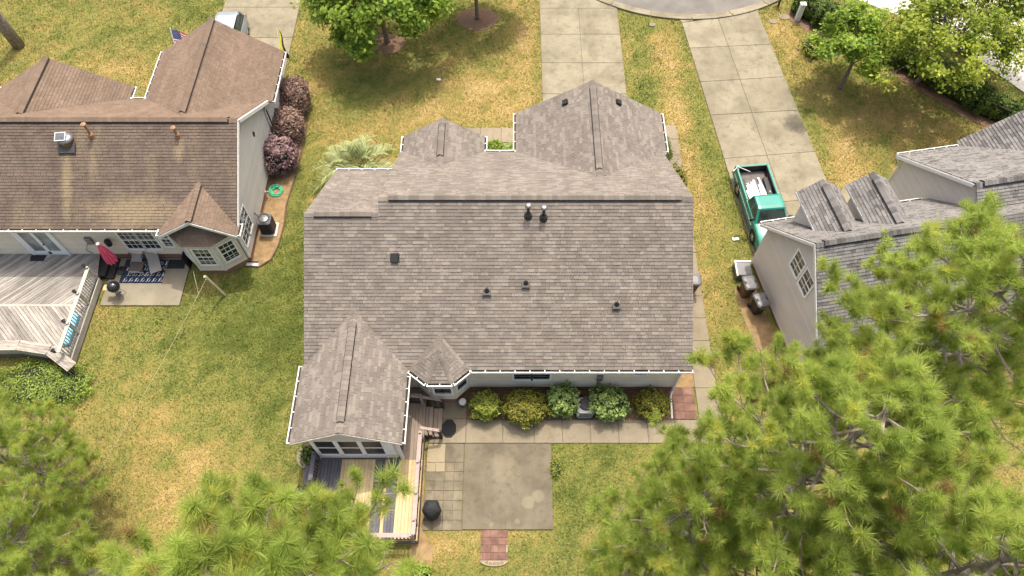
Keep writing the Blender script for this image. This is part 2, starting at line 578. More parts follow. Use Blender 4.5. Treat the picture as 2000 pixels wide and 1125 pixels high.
M['rim'] = pm('wheel_rim', (0.42, 0.42, 0.42), 0.35, metal=0.7)
M['bed_grey'] = pm('truck_bed_floor', (0.13, 0.115, 0.11), 0.85, var=0.25, scale=5)
M['chrome'] = pm('trim_chrome', (0.6, 0.6, 0.62), 0.25, metal=0.8)
M['lamp_red'] = pm('red_lamp_lens', (0.4, 0.02, 0.02), 0.2, spec=0.6)
M['flag_red'] = pm('flag_red', (0.50, 0.03, 0.05), 0.85)
M['flag_blue'] = pm('flag_blue', (0.03, 0.04, 0.16), 0.85)
M['flag_yellow'] = pm('flag_yellow', (0.60, 0.52, 0.05), 0.85)
M['mat_blue'] = pm('light_blue_foam', (0.20, 0.52, 0.72), 0.7)
M['ac_grey'] = pm('light_grey_ac_case', (0.50, 0.50, 0.50), 0.5, var=0.06)
M['ac_dark'] = pm('charcoal_ac_case', (0.045, 0.045, 0.05), 0.6)
M['wire'] = pm('pale_line', (0.36, 0.32, 0.22), 0.7)

# ------------------------------------------------------------------ lawn colour field (dry straw versus green)
_lat = np.random.RandomState(3).rand(8, 64, 64)


def vnoise(x, y, sc, k=0):
    x, y = np.asarray(x) * sc + 100, np.asarray(y) * sc + 100
    i, j = np.floor(x).astype(int), np.floor(y).astype(int)
    fx, fy = x - i, y - j
    fx, fy = fx * fx * (3 - 2 * fx), fy * fy * (3 - 2 * fy)
    L = _lat[k]
    g = lambda a, b: L[a % 64, b % 64]
    return (g(i, j) * (1 - fx) + g(i + 1, j) * fx) * (1 - fy) + (g(i, j + 1) * (1 - fx) + g(i + 1, j + 1) * fx) * fy


BLOBS = [(-1.0, 30.8, 3.6, 1.6, 0.34), (-4.5, 28.8, 5.0, 1.2, 0.26), (-8.5, 27.0, 2.2, 1.6, 0.20), (0.9, 34.5, 1.0, 4.0, 0.30), (-11.6, 33, 1.2, 3.0, 0.22),
         (9.3, 30.0, 0.55, 9.0, 0.34), (10.2, 23.0, 0.6, 5.0, 0.26), (9.8, 17.5, 0.9, 2.5, 0.10), (7.6, 33, 0.8, 7, -0.18), (10.6, 29, 0.5, 6, -0.22),
         (17.0, 34.5, 1.6, 3.4, 0.34), (18.0, 25.5, 1.6, 3.2, 0.32), (21.0, 28.0, 3.5, 2.6, 0.20), (16.9, 27.0, 0.35, 2.6, -0.3),
         (-25, 36, 6, 2.5, -0.05), (-23, 31.5, 5, 2.0, 0.12), (-20.0, 38.0, 2.5, 2.5, -0.16),
         (-10.3, 18, 1.3, 8, -0.18), (-10.2, 26, 0.9, 3.5, 0.10), (-15, 14.6, 4, 2.8, -0.30), (-10.8, 14, 2.2, 4.5, -0.17),
         (-11.5, 9.2, 4.0, 1.6, 0.06), (-14.0, 7.6, 3.2, 2.0, 0.24), (-12.0, 6.2, 4, 2, 0.14), (-9.4, 8.5, 0.8, 2.5, -0.10), (-12.6, 11.6, 1.0, 0.6, 0.22), (-15.5, 11.3, 0.25, 0.5, 0.30),
         (-16.6, 15.0, 0.25, 0.35, 0.35), (-16.2, 13.2, 0.25, 0.35, 0.35), (2.6, 8.0, 1.2, 2.5, -0.16), (5.0, 8.2, 2.0, 1.2, 0.06), (-2.8, 5.4, 1.2, 0.7, 0.26), (0.8, 27.8, 0.9, 0.45, -0.45), (1.35, 31, 0.3, 4, -0.25)]


def dryness(x, y):
    d = 0.49 + 0 * x
    for cx, cy, rx, ry, a in BLOBS:
        d = d + a * np.exp(-(((x - cx) / rx) ** 2 + ((y - cy) / ry) ** 2))
    d = d + 0.26 * (vnoise(x, y, 0.45, 0) - 0.5) + 0.26 * (vnoise(x, y, 1.3, 1) - 0.5) + 0.24 * (vnoise(x, y, 3.7, 7) - 0.5)
    m = vnoise(x, y, 2.7, 5)
    return d + 0.30 * np.clip(m - 0.72, 0, 1) * 3 - 0.16 * np.clip(vnoise(x, y, 1.9, 6) - 0.62, 0, 1) * 3


def grass_col(t, f):
    r = t.n.new('ShaderNodeValToRGB')
    t.set(r.inputs[0], f)
    cr = r.color_ramp
    cr.elements[0].position, cr.elements[0].color = 0.05, (0.088, 0.112, 0.024, 1)
    cr.elements[1].position, cr.elements[1].color = 1.0, (0.44, 0.33, 0.155, 1)
    for p, c in ((0.34, (0.182, 0.198, 0.052, 1)), (0.58, (0.265, 0.225, 0.070, 1)), (0.80, (0.365, 0.270, 0.098, 1))):
        e = cr.elements.new(p)
        e.color = c
    return r.outputs[0]


t = NT('lawn_ground')
f = t.math('ADD', t.attr('dry'), t.mrange(t.noise(2.5, 5, 0.6), 0.25, 0.75, -0.20, 0.20))
f = t.math('ADD', f, t.mrange(t.noise(11, 4, 0.7), 0.25, 0.75, -0.36, 0.28))
c = t.scale_col(grass_col(t, f), 0.86)
t.bump(t.noise(24, 4, 0.7), 0.9, 0.06)
M['lawn'] = t.done(c, 0.95, 0, 0.1)
t = NT('lawn_blades')
c = grass_col(t, t.attr('tone'))
t.done(c, 0.7, 0, 0.15)
M['blade'] = t.m

xs = [-900, -250, -90] + [-45 + 0.5 * i for i in range(181)] + [90, 250, 900]
ys = [-900, -200, -40] + [-4 + 0.5 * i for i in range(111)] + [90, 250, 900]
gx, gy = np.meshgrid(np.array(xs, float), np.array(ys, float))
nx, ny = len(xs), len(ys)
gme = bpy.data.meshes.new('lawn_ground')
fs = [(j * nx + i, j * nx + i + 1, (j + 1) * nx + i + 1, (j + 1) * nx + i) for j in range(ny - 1) for i in range(nx - 1)]
gme.from_pydata(np.stack([gx.ravel(), gy.ravel(), 0 * gx.ravel()], 1).tolist(), [], fs)
ga = gme.attributes.new('dry', 'FLOAT', 'POINT')
ga.data.foreach_set('value', dryness(gx.ravel(), gy.ravel()).astype(np.float32))
gme.materials.append(M['lawn'])
ground = bpy.data.objects.new('lawn_ground', gme)
COL.objects.link(ground)
tag(ground, 'patchy green and straw-coloured lawn around the three houses', 'lawn', kind='structure')

EXCL = []                     # polygons where no grass grows


def rect(x0, x1, y0, y1):
    return [(x0, y0), (x1, y0), (x1, y1), (x0, y1)]


def inset(poly, g):
    cx = sum(p[0] for p in poly) / len(poly)
    cy = sum(p[1] for p in poly) / len(poly)
    out = []
    for x, y in poly:
        dx, dy = x - cx, y - cy
        out.append((x - math.copysign(min(g, abs(dx)), dx), y - math.copysign(min(g, abs(dy)), dy)))
    return out


def paving(name, label, cat, base_poly, pieces, mat, piece_name='slab', z=0.05, gap=0.013, joint=None, kind='structure'):
    """A paved area: a low joint bed that carries one raised slab per piece."""
    o = tag(build(MB().prism(base_poly, -0.06, z - 0.022), name, joint or M['joint']), label, cat, kind=kind)
    EXCL.append(base_poly)
    for pc in pieces:
        m_, pl, dz = mat, pc, 0.0
        if isinstance(pc, dict):
            m_, pl, dz = pc.get('mat', mat), pc['poly'], pc.get('dz', 0)
        q = inset(pl, gap)
        q2 = inset(pl, gap + 0.006)
        n = len(q)
        mb = MB()
        a = sum(q[i][0] * q[(i + 1) % n][1] - q[(i + 1) % n][0] * q[i][1] for i in range(n))
        if a < 0:
            q, q2 = q[::-1], q2[::-1]
        mb.loft([[(x, y, -0.05) for x, y in q], [(x, y, z + dz - 0.006) for x, y in q], [(x, y, z + dz) for x, y in q2]])
        build(mb, piece_name, m_, o)
    return o


M['joint'] = pm('dark_paving_joint', (0.13, 0.112, 0.08), 0.95, var=0.25)

# ---- the subject house's driveway
ysd = [28.0, 30.65, 33.2, 35.7, 38.1]
pcs = []
for a, b in zip(ysd[:-1], ysd[1:]):
    pcs += [rect(1.75, 4.18, a, b), rect(4.18, 6.62, a, b)]
paving('driveway', 'pale two-lane concrete driveway leading to the taupe garage wing', 'driveway', rect(1.75, 6.62, 28.0, 38.1), pcs, M['concrete'])

# ---- the right-hand driveway
def dl(y): return 10.74 + 0.0887 * (34.47 - y)
def dr(y): return 15.72 + 0.0979 * (34.78 - y)
ydl = [36.75, 34.47, 31.62, 28.99, 25.8, 22.7, 19.7, 17.6]
ydr = [37.75, 34.80, 32.04, 29.38, 26.3, 23.1, 20.2, 18.1]
pcs = []
for i in range(7):
    ya, yb, yc, yd = ydl[i], ydl[i + 1], ydr[i], ydr[i + 1]
    pa, pb, pc_, pd_ = (dl(ya), ya), (dl(yb), yb), (dr(yc), yc), (dr(yd), yd)
    k = 0.47
    m1 = tuple(pa[q] + (pc_[q] - pa[q]) * k for q in (0, 1))
    m2 = tuple(pb[q] + (pd_[q] - pb[q]) * k for q in (0, 1))
    pcs += [[pa, pb, m2, m1], [m1, m2, pd_, pc_]]
paving('driveway', 'wide concrete driveway with the teal pickup parked on it', 'driveway',
       [(dl(36.75), 36.75), (dl(17.6), 17.6), (dr(18.1), 18.1), (dr(37.75), 37.75)], pcs, M['concrete'])

# ---- left house driveway
paving('driveway', 'concrete driveway behind the brown-roofed house with a silver car', 'driveway', rect(-18.2, -13.4, 31.3, 44),
       [rect(-18.2, -13.4, 31.3, 35.4), rect(-18.2, -13.4, 35.4, 38.2), rect(-18.2, -13.4, 38.2, 41), rect(-18.2, -13.4, 41, 44)], M['concrete'])

# ---- cul-de-sac: asphalt disc, kerb segments
cxr, cyr, RO, RI = 11.2, 47.0, 10.0, 9.42
disc = [(cxr + RI * math.cos(2 * math.pi * k / 96), cyr + RI * math.sin(2 * math.pi * k / 96)) for k in range(96)]
struct(MB().prism(disc, -0.1, 0.012), 'road', M['asphalt'], 'grey asphalt of the cul-de-sac at the top edge', 'road')
kerb = tag(bpy.data.objects.new('kerb', None), 'curved concrete kerb ring around the cul-de-sac', 'kerb', kind='structure')
COL.objects.link(kerb)
for k in range(24):
    a0, a1 = 2 * math.pi * k / 24 + 0.0025, 2 * math.pi * (k + 1) / 24 - 0.0025
    rings = []
    for i in range(7):
        a = a0 + (a1 - a0) * i / 6
        ca, sa = math.cos(a), math.sin(a)
        rings.append([(cxr + r * ca, cyr + r * sa, z) for r, z in ((RI, -0.08), (RI, 0.02), (RI + 0.3, 0.03), (RI + 0.42, 0.10), (RO, 0.12), (RO, -0.08))])
    build(MB().loft(rings), 'kerb_segment', M['concrete'], kerb)
EXCL.append([(cxr + RO * math.cos(2 * math.pi * k / 64), cyr + RO * math.sin(2 * math.pi * k / 64)) for k in range(64)])
# aprons from the driveways to the kerb
paving('driveway_apron', 'flared concrete apron joining the straight driveway to the kerb', 'apron',
       [(1.75, 38.1), (6.62, 38.1), (5.6, 38.9), (4.2, 40.2), (1.75, 42)], [[(1.75, 38.1), (6.62, 38.1), (5.6, 38.9), (4.2, 40.2), (1.75, 42)]], M['concrete'], z=0.046)
paving('driveway_apron', 'short concrete apron between the pickup driveway and the kerb', 'apron',
       [(dl(36.75), 36.75), (dr(37.75), 37.75), (15.6, 38.1), (13.2, 37.25), (11.2, 37.02), (10.4, 37.05)],
       [[(dl(36.75), 36.75), (dr(37.75), 37.75), (15.6, 38.1), (13.2, 37.25), (11.2, 37.02), (10.4, 37.05)]], M['concrete'], z=0.046)

# ---- walks of the subject house
xsw = [-4.6, -3.0, -1.75, -0.6, 0.45]
paving('front_walkway', 'short concrete walkway in front of the small front gable', 'walkway', rect(-4.6, 0.45, 26.95, 28.03),
       [rect(a, b, 26.95, 28.03) for a, b in zip(xsw[:-1], xsw[1:])], M['concrete_walk'])
ysw = [28.25, 27.2, 26.05, 24.9, 23.6, 22.3, 21.0, 19.7, 18.4, 17.2, 16.0, 14.8, 13.6, 12.45, 10.95]
paving('side_walkway', 'narrow concrete walkway along the house side facing the pickup', 'walkway', rect(8.2, 9.18, 10.95, 28.25),
       [rect(8.2, 9.18, b, a) for a, b in zip(ysw[:-1], ysw[1:])], M['concrete_walk'])
xsw = [-2.0, -0.4, 0.96, 2.18, 3.4, 4.62, 5.89, 7.11, 8.1, 9.08]
pcs = [rect(a, b, 9.9, 10.95) for a, b in zip(xsw[:-1], xsw[1:])]
pcs += [rect(-3.0, -2.0, 9.9, 11.0), rect(-3.6, -3.0, 9.9, 11.0), rect(-3.6, -2.0, 11.0, 12.0)]
paving('rear_walkway', 'concrete walkway strip in front of the row of rear shrubs', 'walkway', [(-3.6, 9.9), (9.08, 9.9), (9.08, 10.95), (-2.0, 10.95), (-2.0, 12.0), (-3.6, 12.0)], pcs, M['concrete_walk'])
paving('patio_slab', 'large square weathered concrete patio slab with two pale circles', 'patio', rect(-2.03, 1.67, 6.29, 9.88), [rect(-2.03, 1.67, 6.29, 9.88)], M['concrete_old'], z=0.07)
pcs = [dict(poly=rect(-3.62, -2.85, 9.06, 9.88), mat=M['paver_pale']), dict(poly=rect(-2.85, -2.05, 9.06, 9.88), mat=M['paver'])]
for r_ in range(7):
    for c_ in range(4):
        x0, y0 = -3.62 + c_ * 0.3925, 6.27 + r_ * 0.3985
        pcs.append(dict(poly=rect(x0, x0 + 0.3925, y0, y0 + 0.3985), mat=M['paver_pale'] if (r_ == 6 and c_ < 2) else M['paver'], dz=rng.uniform(-0.006, 0.006)))
paving('paver_patio', 'grid of old square grey pavers beside the deck rail', 'paving', rect(-3.62, -2.05, 6.27, 9.88), pcs, M['paver'], 'paver', 0.05, 0.008)
pcs = []
for r_ in range(4):
    for c_ in range(3):
        x0, y0 = -1.16 + c_ * 0.305, 5.12 + r_ * 0.29
        pcs.append(dict(poly=rect(x0, x0 + 0.305, y0, y0 + 0.29), dz=rng.uniform(-0.006, 0.006)))
    pcs += [dict(poly=rect(-1.25, -1.16, 5.12 + r_ * .29, 5.41 + r_ * .29), mat=M['paver_red']), dict(poly=rect(-0.245, -0.165, 5.12 + r_ * .29, 5.41 + r_ * .29), mat=M['paver_pale'] if r_ == 1 else M['paver_red'])]
o = paving('paver_step', 'small red paver pad below the square patio slab', 'paving', rect(-1.25, -0.165, 5.1, 6.28), pcs, M['paver_red'], 'paver', 0.06, 0.006)
arc = [(-0.707 + 0.56 * math.cos(a), 5.11 - 0.22 * math.sin(a)) for a in [math.pi * k / 12 for k in range(13)]]
build(MB().prism(arc, 0, 0.075), 'curved_edge_stone', M['paver_pale'], o)
mbx = MB()
for k in range(5):
    mbx.tube([(-1.0 + .15 * k + 0.05 * math.cos(a), 5.03 - 0.04 * (k in (1, 2, 3)) + 0.035 * math.sin(a), 0.08) for a in [q * math.pi / 5 for q in range(11)]], 0.012, 5)
build(mbx, 'carved_scroll', M['paver_red'], o)
pcs = [dict(poly=rect(7.12 + c_ * .49, 7.61 + c_ * .49, 10.98 + r_ * .375, 11.355 + r_ * .375), dz=rng.uniform(-.005, .005)) for r_ in range(4) for c_ in range(2)]
paving('paver_pad', 'small pad of red pavers at the house corner by the downspout', 'paving', rect(7.12, 8.1, 10.98, 12.48), pcs, M['paver_red'], 'paver', 0.045, 0.006)
# ---- left house patio
paving('patio_slab', 'tan concrete patio with rug and loungers behind the brown-roofed house', 'patio', [(-19.7, 16.66), (-15.9, 16.66), (-15.9, 19.36), (-19.7, 19.36)],
       [[(-19.7, 16.66), (-15.9, 16.66), (-15.9, 19.36), (-19.7, 19.36)]], M['concrete_lh'], z=0.08)
# ---- right house entry walk, neighbour's white drive
paving('entry_walk', 'short concrete entry walk between the two grey dormers', 'walkway', [(16.3, 22.0), (17.3, 21.6), (18.7, 23.6), (17.6, 24.0)],
       [[(16.3, 22.0), (17.3, 21.6), (18.0, 22.6), (16.95, 23.0)], [(16.95, 23.0), (18.0, 22.6), (18.7, 23.6), (17.6, 24.0)]], M['concrete_walk'])
wd = [(21.4, 39.3), (24.8, 37.0), (27.7, 33.5), (29.7, 30.6), (33, 26), (48, 26), (48, 46), (24, 46)]
paving('neighbour_driveway', 'bright white concrete beyond the hedge at the far corner', 'driveway', wd, [wd], M['concrete_white'])

# ---- planting beds
def bed(name, label, poly, mat, z=0.02):
    EXCL.append(poly)
    return struct(MB().prism(poly, -0.05, z), name, mat, label, 'planting bed')


bed('planting_bed', 'dark mulch bed under the rear shrubs along the beige wall', rect(-2.0, 7.1, 10.96, 12.4), M['mulch'])
bed('planting_bed', 'strip of tan soil beside the house under the long side eave', rect(7.1, 8.2, 12.49, 24.2), M['soil'])
lhbed = [(-12.95, 18.9), (-12.5, 18.85), (-11.98, 19.3), (-11.74, 20.2), (-11.67, 21.4), (-11.75, 22.7), (-11.61, 24.4), (-11.45, 27.3), (-11.65, 30.0), (-11.95, 31.6), (-12.9, 32.0)]
bed('planting_bed', 'tan straw bed with brown edging beside the light grey gable wall', lhbed, M['soil'])
edge_o = tag(build(MB().tube([(x, y, 0.04) for x, y in lhbed], 0.045, 6), 'bed_edging', M['edging']), 'thin brown edging curving around the straw bed of the brown-roofed house', 'edging')
bed('planting_bed', 'bare shaded soil strip along the grey gable wall with trash cans', [(11.75, 18.2), (12.55, 13.3), (11.6, 13.2), (11.0, 15.8), (10.75, 17.6)], M['soil'])
hedge_line = [(17.9, 38.2), (19.2, 36.7), (21.8, 34.7), (24.0, 32.3), (26.4, 29.7), (28.8, 27.9), (31, 26)]
hb = [(x - 0.95, y - 0.8) for x, y in hedge_line] + [(x + 0.8, y + 0.7) for x, y in hedge_line[::-1]]
bed('mulch_bed', 'brown mulch strip under the long hedge at the far corner', hb, M['mulch'])
for (x, y, r_, lb) in ((-7.62, 34.85, 1.15, 'round brown mulch ring under the big maple'), (-2.15, 37.1, 1.3, 'round brown mulch ring around the slim tree trunk')):
    bed('mulch_ring', lb, [(x + r_ * (1 + .06 * math.sin(3 * a)) * math.cos(a), y + r_ * .8 * math.sin(a)) for a in [2 * math.pi * k / 28 for k in range(28)]], M['mulch'])
bed('planting_bed', 'front bed with shrubs between small gable and garage wing', rect(-1.4, 0.4, 23.9, 26.95), M['mulch'])
bed('planting_bed', 'bed of brown soil under the pindo palm', rect(-9.4, -5.6, 22.9, 25.4), M['mulch'])
bed('planting_bed', 'brown needle litter patch along the deck skirt', [(-3.75, 4.2), (-3.2, 4.4), (-3.15, 5.6), (-3.62, 6.26), (-3.72, 9.8), (-3.95, 9.8), (-4.1, 4.8)], M['soil'])

# ------------------------------------------------------------------ building helpers
def courses(mb, O, U, V, N, poly, step, wfun, thick, tonef, edge_tone=-2.5, picks=None):
    vmin = min(p[1] for p in poly)
    vmax = max(p[1] for p in poly)
    i = 0
    v0 = vmin
    while v0 < vmax - 0.01:
        v1 = min(v0 + step, vmax)
        s0, s1 = span(poly, v0 + 1e-4), span(poly, v1 - 1e-4)
        if s0 and s1:
            lo, hi = min(s0[0], s1[0]), max(s0[1], s1[1])
            x = lo - (rng.random() * 0.3 if wfun else 0)
            while x < hi:
                w = wfun(i) if wfun else (hi - lo + 1)
                x1 = x + w
                g = 0.004 if wfun else 0
                a0, b0 = max(x + g, s0[0]), min(x1 - g, s0[1])
                a1, b1 = max(x + g, s1[0]), min(x1 - g, s1[1])
                x = x1
                if b0 - a0 < 0.01 and b1 - a1 < 0.01:
                    continue
                if b0 < a0:
                    a0 = b0 = (s0[0] if a0 <= s0[0] + .02 else s0[1])
                if b1 < a1:
                    a1 = b1 = (s1[0] if a1 <= s1[0] + .02 else s1[1])
                h = thick * rng.uniform(0.75, 1.25)
                P = lambda u, v, n: O + U * u + V * v + N * n
                vs = [P(a0, v0, h), P(b0, v0, h), P(b1, v1, 0.003), P(a1, v1, 0.003), P(a0, v0, 0), P(b0, v0, 0)]
                fs = [(0, 1, 2, 3), (4, 5, 1, 0), (4, 0, 3), (1, 5, 2)]
                tn = tonef(i)
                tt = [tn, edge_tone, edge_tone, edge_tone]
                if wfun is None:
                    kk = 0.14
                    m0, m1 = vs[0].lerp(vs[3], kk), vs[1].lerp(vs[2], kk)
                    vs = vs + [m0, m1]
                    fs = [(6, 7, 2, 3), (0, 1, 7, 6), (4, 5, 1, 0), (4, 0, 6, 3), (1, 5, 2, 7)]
                    tt = [tn, tn - 0.42, edge_tone, edge_tone, edge_tone]  # siding: lap shadow line painted into the lower strip and butt edge
                if picks is not None and w >= 0.4 and abs(b0 - a0 - w + 2 * g) < 1e-3 and len(picks) < 300:
                    picks.append((vs, fs, tt))
                else:
                    mb.add(vs, fs, tt)
        v0 = v1
        i += 1
    return mb


def plane_of(pts):
    pts = [Vec(p) for p in pts]
    U = (pts[1] - pts[0]).normalized()
    N = U.cross(pts[2] - pts[0]).normalized()
    V = N.cross(U)
    poly = [((p - pts[0]).dot(U), (p - pts[0]).dot(V)) for p in pts]
    return pts[0], U, V, N, poly


def tab_main(i): return rng.choice((0.11, 0.15, 0.19, 0.24, 0.30, 0.36, 0.46))
def tone_main(i): return rng.uniform(-0.6, -0.1) if rng.random() < 0.60 else rng.uniform(0.05, 0.7)
def tab_three(i): return 0.305
def tone_three(i): return rng.uniform(-0.6, 0.6)
def tab_grey(i): return rng.choice((0.16, 0.22, 0.28, 0.36, 0.46))
def tone_grey(i): return rng.uniform(0.0, 0.55) if rng.random() < 0.72 else rng.uniform(-0.9, -0.3)


STYLE = {'main': ('shingle', tab_main, tone_main, 0.024), 'brown': ('shingle_brown', tab_three, tone_three, 0.022), 'tan': ('shingle_tan', tab_three, tone_three, 0.02), 'grey': ('shingle_grey', tab_grey, tone_grey, 0.03)}


def roof_poly(house, pts, style, single=False, step=0.143):
    O, U, V, N, poly = plane_of(pts)
    rf = build(MB().slab([p - N * 0.012 for p in [Vec(q) for q in pts]], -N * 0.11), 'roof_slope', M['deck_edge'], house)
    mk, wf, tf, th = STYLE[style]
    picks = [] if single else None
    mb = courses(MB(), O, U, V, N, poly, step, wf, th, tf, picks=picks)
    build(mb, 'shingles', M[mk], rf, kind='stuff')
    for vs, fs, tt in picks or []:
        build(MB().add(vs, fs, tt), 'shingle', M[mk], rf)
    return rf


def ridge_cap(house, p0, p1, d1, d2, style, vent=None, w=0.17, step=0.21):
    p0, p1, d1, d2 = Vec(p0), Vec(p1), Vec(d1).normalized(), Vec(d2).normalized()
    L = (p1 - p0).length
    a = (p1 - p0) / L
    up = -(d1 + d2).normalized() if (d1 + d2).length > 1e-3 else Vec((0, 0, 1))
    if up.z < 0:
        up = -up
    mb = MB()
    mk, wf, tf, th = STYLE[style]
    s = 0.0
    while s < L - 0.03:
        e = min(s + step + 0.05, L)
        mid = (s + e) / 2
        lift = 0.02 + (0.074 if vent and vent[0] < mid < vent[1] else 0)
        T0, T1 = p0 + a * s + up * (lift + 0.026), p0 + a * e + up * (lift + 0.010)
        vs = []
        for T, l_ in ((T0, 0.022), (T1, 0.006)):
            vs += [T + d1 * w, T + d1 * 0.045 + up * 0.004, T + up * 0.006, T + d2 * 0.045 + up * 0.004, T + d2 * w]
        b = [v - up * 0.02 for v in vs]
        tn = tf(0)
        mb.add(vs + b, [(0, 1, 6, 5), (1, 2, 7, 6), (2, 3, 8, 7), (3, 4, 9, 8), (10, 11, 1, 0), (11, 12, 2, 1), (12, 13, 3, 2), (13, 14, 4, 3), (10, 0, 5, 15), (4, 14, 19, 9)],
               [tn] * 4 + [max(-1.2, tn - 0.9)] * 4 + [-2.5] * 2)
        s += step
    build(mb, 'ridge_cap', M[mk], house, kind='stuff')
    if vent:
        vm = MB()
        for d in (d1, d2):
            n = a.cross(d)
            n = n if n.z > 0 else -n
            vm.obox(p0, a, d, n, (vent[0], vent[1]), (0.02, w - 0.010), (0.0, 0.082 * max(0.2, up.dot(n))))
        build(vm, 'ridge_vent', M['vent_black'], house)


def gutter(house, p0, p1, out):
    p0, p1, out = Vec(p0), Vec(p1), Vec(out).normalized()
    L = (p1 - p0).length
    a = (p1 - p0) / L
    Z = Vec((0, 0, 1))
    mb = MB()
    mb.obox(p0, a, out, Z, (0, L), (0.100, 0.140), (-0.11, -0.005))
    mb.obox(p0, a, out, Z, (0, L), (0.0, 0.100), (-0.11, -0.09))
    n = max(1, int(round(L / 0.62)))
    for k in range(n + 1):
        s = min(max(0.02, L * k / n), L - 0.045)
        mb.obox(p0, a, out, Z, (s, s + 0.035), (-0.02, 0.097), (-0.035, -0.008))
    g = build(mb, 'gutter', M['white'], house)
    build(MB().obox(p0, a, out, Z, (0.01, L - 0.01), (0.001, 0.094), (-0.089, -0.055)), 'gutter_trough', M['trough_dark'], g)  # dark strip laid along the bottom of the gutter channel


def wall(house, p0, p1, z0, ztop, mat, apex=None, step=0.115):
    """Clapboard wall from p0 to p1 (outside on the right-hand side); apex = (distance along, z) makes a gable."""
    a, b = Vec((p0[0], p0[1], 0)), Vec((p1[0], p1[1], 0))
    L = (b - a).length
    U = (b - a) / L
    N = U.cross(Vec((0, 0, 1)))
    poly = [(0, z0), (L, z0), (L, ztop)] + ([apex] if apex else []) + [(0, ztop)]
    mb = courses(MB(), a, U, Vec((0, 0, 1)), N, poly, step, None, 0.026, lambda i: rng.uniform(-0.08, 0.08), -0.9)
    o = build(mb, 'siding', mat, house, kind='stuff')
    return o


def corner(house, x, y, z0, z1, mat=None):
    build(MB().box(x - 0.05, x + 0.05, y - 0.05, y + 0.05, z0, z1), 'corner_board', mat or M['white'], house)


def window(house, O, U, w, h, rows=2, cols=3, sash=True, pane='glass', trim=0.085, grid=True):
    O, U = Vec(O), Vec(U).normalized()
    Z = Vec((0, 0, 1))
    N = U.cross(Z)
    a = w / 2
    mb = MB()
    mb.obox(O, U, Z, N, (-a - trim, -a), (-trim, h + trim), (-0.03, 0.055))
    mb.obox(O, U, Z, N, (a, a + trim), (-trim, h + trim), (-0.03, 0.055))
    mb.obox(O, U, Z, N, (-a, a), (h, h + trim), (-0.03, 0.055))
    mb.obox(O, U, Z, N, (-a, a), (-trim, 0), (-0.03, 0.075))
    if sash:
        mb.obox(O, U, Z, N, (-a, a), (h * 0.5 - 0.03, h * 0.5 + 0.03), (-0.03, 0.046))
    win = build(mb, 'window', M['white_frame'], house)
    parts = ((0, h * 0.5 - 0.03), (h * 0.5 + 0.03, h)) if sash else ((0, h),)
    gm = MB()
    for lo, hi in parts:
        build(MB().obox(O, U, Z, N, (-a, a), (lo, hi), (-0.02, 0.026)), 'pane', M[pane], win)
        if grid:
            for c_ in range(1, cols):
                x = -a + w * c_ / cols
                gm.obox(O, U, Z, N, (x - 0.011, x + 0.011), (lo, hi), (0.024, 0.036))
            for r_ in range(1, rows):
                z = lo + (hi - lo) * r_ / rows
                gm.obox(O, U, Z, N, (-a, a), (z - 0.011, z + 0.011), (0.025, 0.035))
    if grid:
        build(gm, 'muntins', M['white_frame'], win)
    return win


def rake(house, p0, p1, dn=0.16, th=0.035, out=(0, 0, 0), mat=None):
    p0, p1, out = Vec(p0), Vec(p1), Vec(out)
    build(MB().slab([p0 + out * th, p1 + out * th, p1 + out * th - Vec((0, 0, dn)), p0 + out * th - Vec((0, 0, dn))], -out * th), 'rake_board', mat or M['white'], house)


def vent_pipe(house, x, y, z, h=0.28, r=0.045):
    b = MB().cbox((x, y - 0.03, z + 0.03), (0.34, 0.36, 0.02))
    q = build(b, 'vent_flashing', M['grey_dark'], house)
    build(MB().lathe((x, y, z), [(0.11, 0), (0.10, 0.10), (r + 0.012, 0.17), (r, 0.18), (r, h), (r * .7, h), (r * .7, h - .1)], 14), 'vent_pipe', M['black_metal'], q)


M['grey_dark'] = pm('dark_grey_flashing', (0.055, 0.052, 0.052), 0.7)

# ================================================================== SUBJECT HOUSE (taupe roof)
EXCL.append(rect(-8.2, 7.2, 12.3, 23.4))
EXCL.append(rect(0.4, 7.4, 23, 26.2))
EXCL.append(rect(-5.2, -1.5, 23, 24.6))
H1 = thing('house', 'single-storey house with taupe shingle roof and beige siding in the centre', 'house', (-0.5, 18, 0))
ye, yr, yf, zr = 12.02, 18.10, 23.67, 6.58
xl, xm, xr = -8.52, -5.49, 7.42
yrl, yfl, zrl = 17.52, 22.5, 6.24
roof_poly(H1, [(xl, ye, 3), (xr, ye, 3), (xr, yr, zr), (xm, yr, zr), (xm, yrl, zrl), (xl, yrl, zrl)], 'main', single=True)
roof_poly(H1, [(xr, yf, 3), (xm, yf, 3), (xm, yr, zr), (xr, yr, zr)], 'main')
roof_poly(H1, [(xm, yfl, 3), (xl, yfl, 3), (xl, yrl, zrl), (xm, yrl, zrl)], 'main')
dr_ = (0, -(yr - ye), 3 - zr)
df_ = (0, yf - yr, 3 - zr)
ridge_cap(H1, (xm, yr, zr), (xr, yr, zr), dr_, df_, 'main', vent=(0.45, 12.35))
ridge_cap(H1, (xl, yrl, zrl), (xm, yrl, zrl), dr_, df_, 'main', vent=(0.42, 2.75))
# step between the two front planes
build(MB().slab([(xm - 0.01, yr, zr - .02), (xm - 0.01, yf, 2.98), (xm - 0.01, yfl, 2.98), (xm - 0.01, yrl, zrl - .02)], (0.03, 0, 0)), 'step_wall', M['siding_beige'], H1)
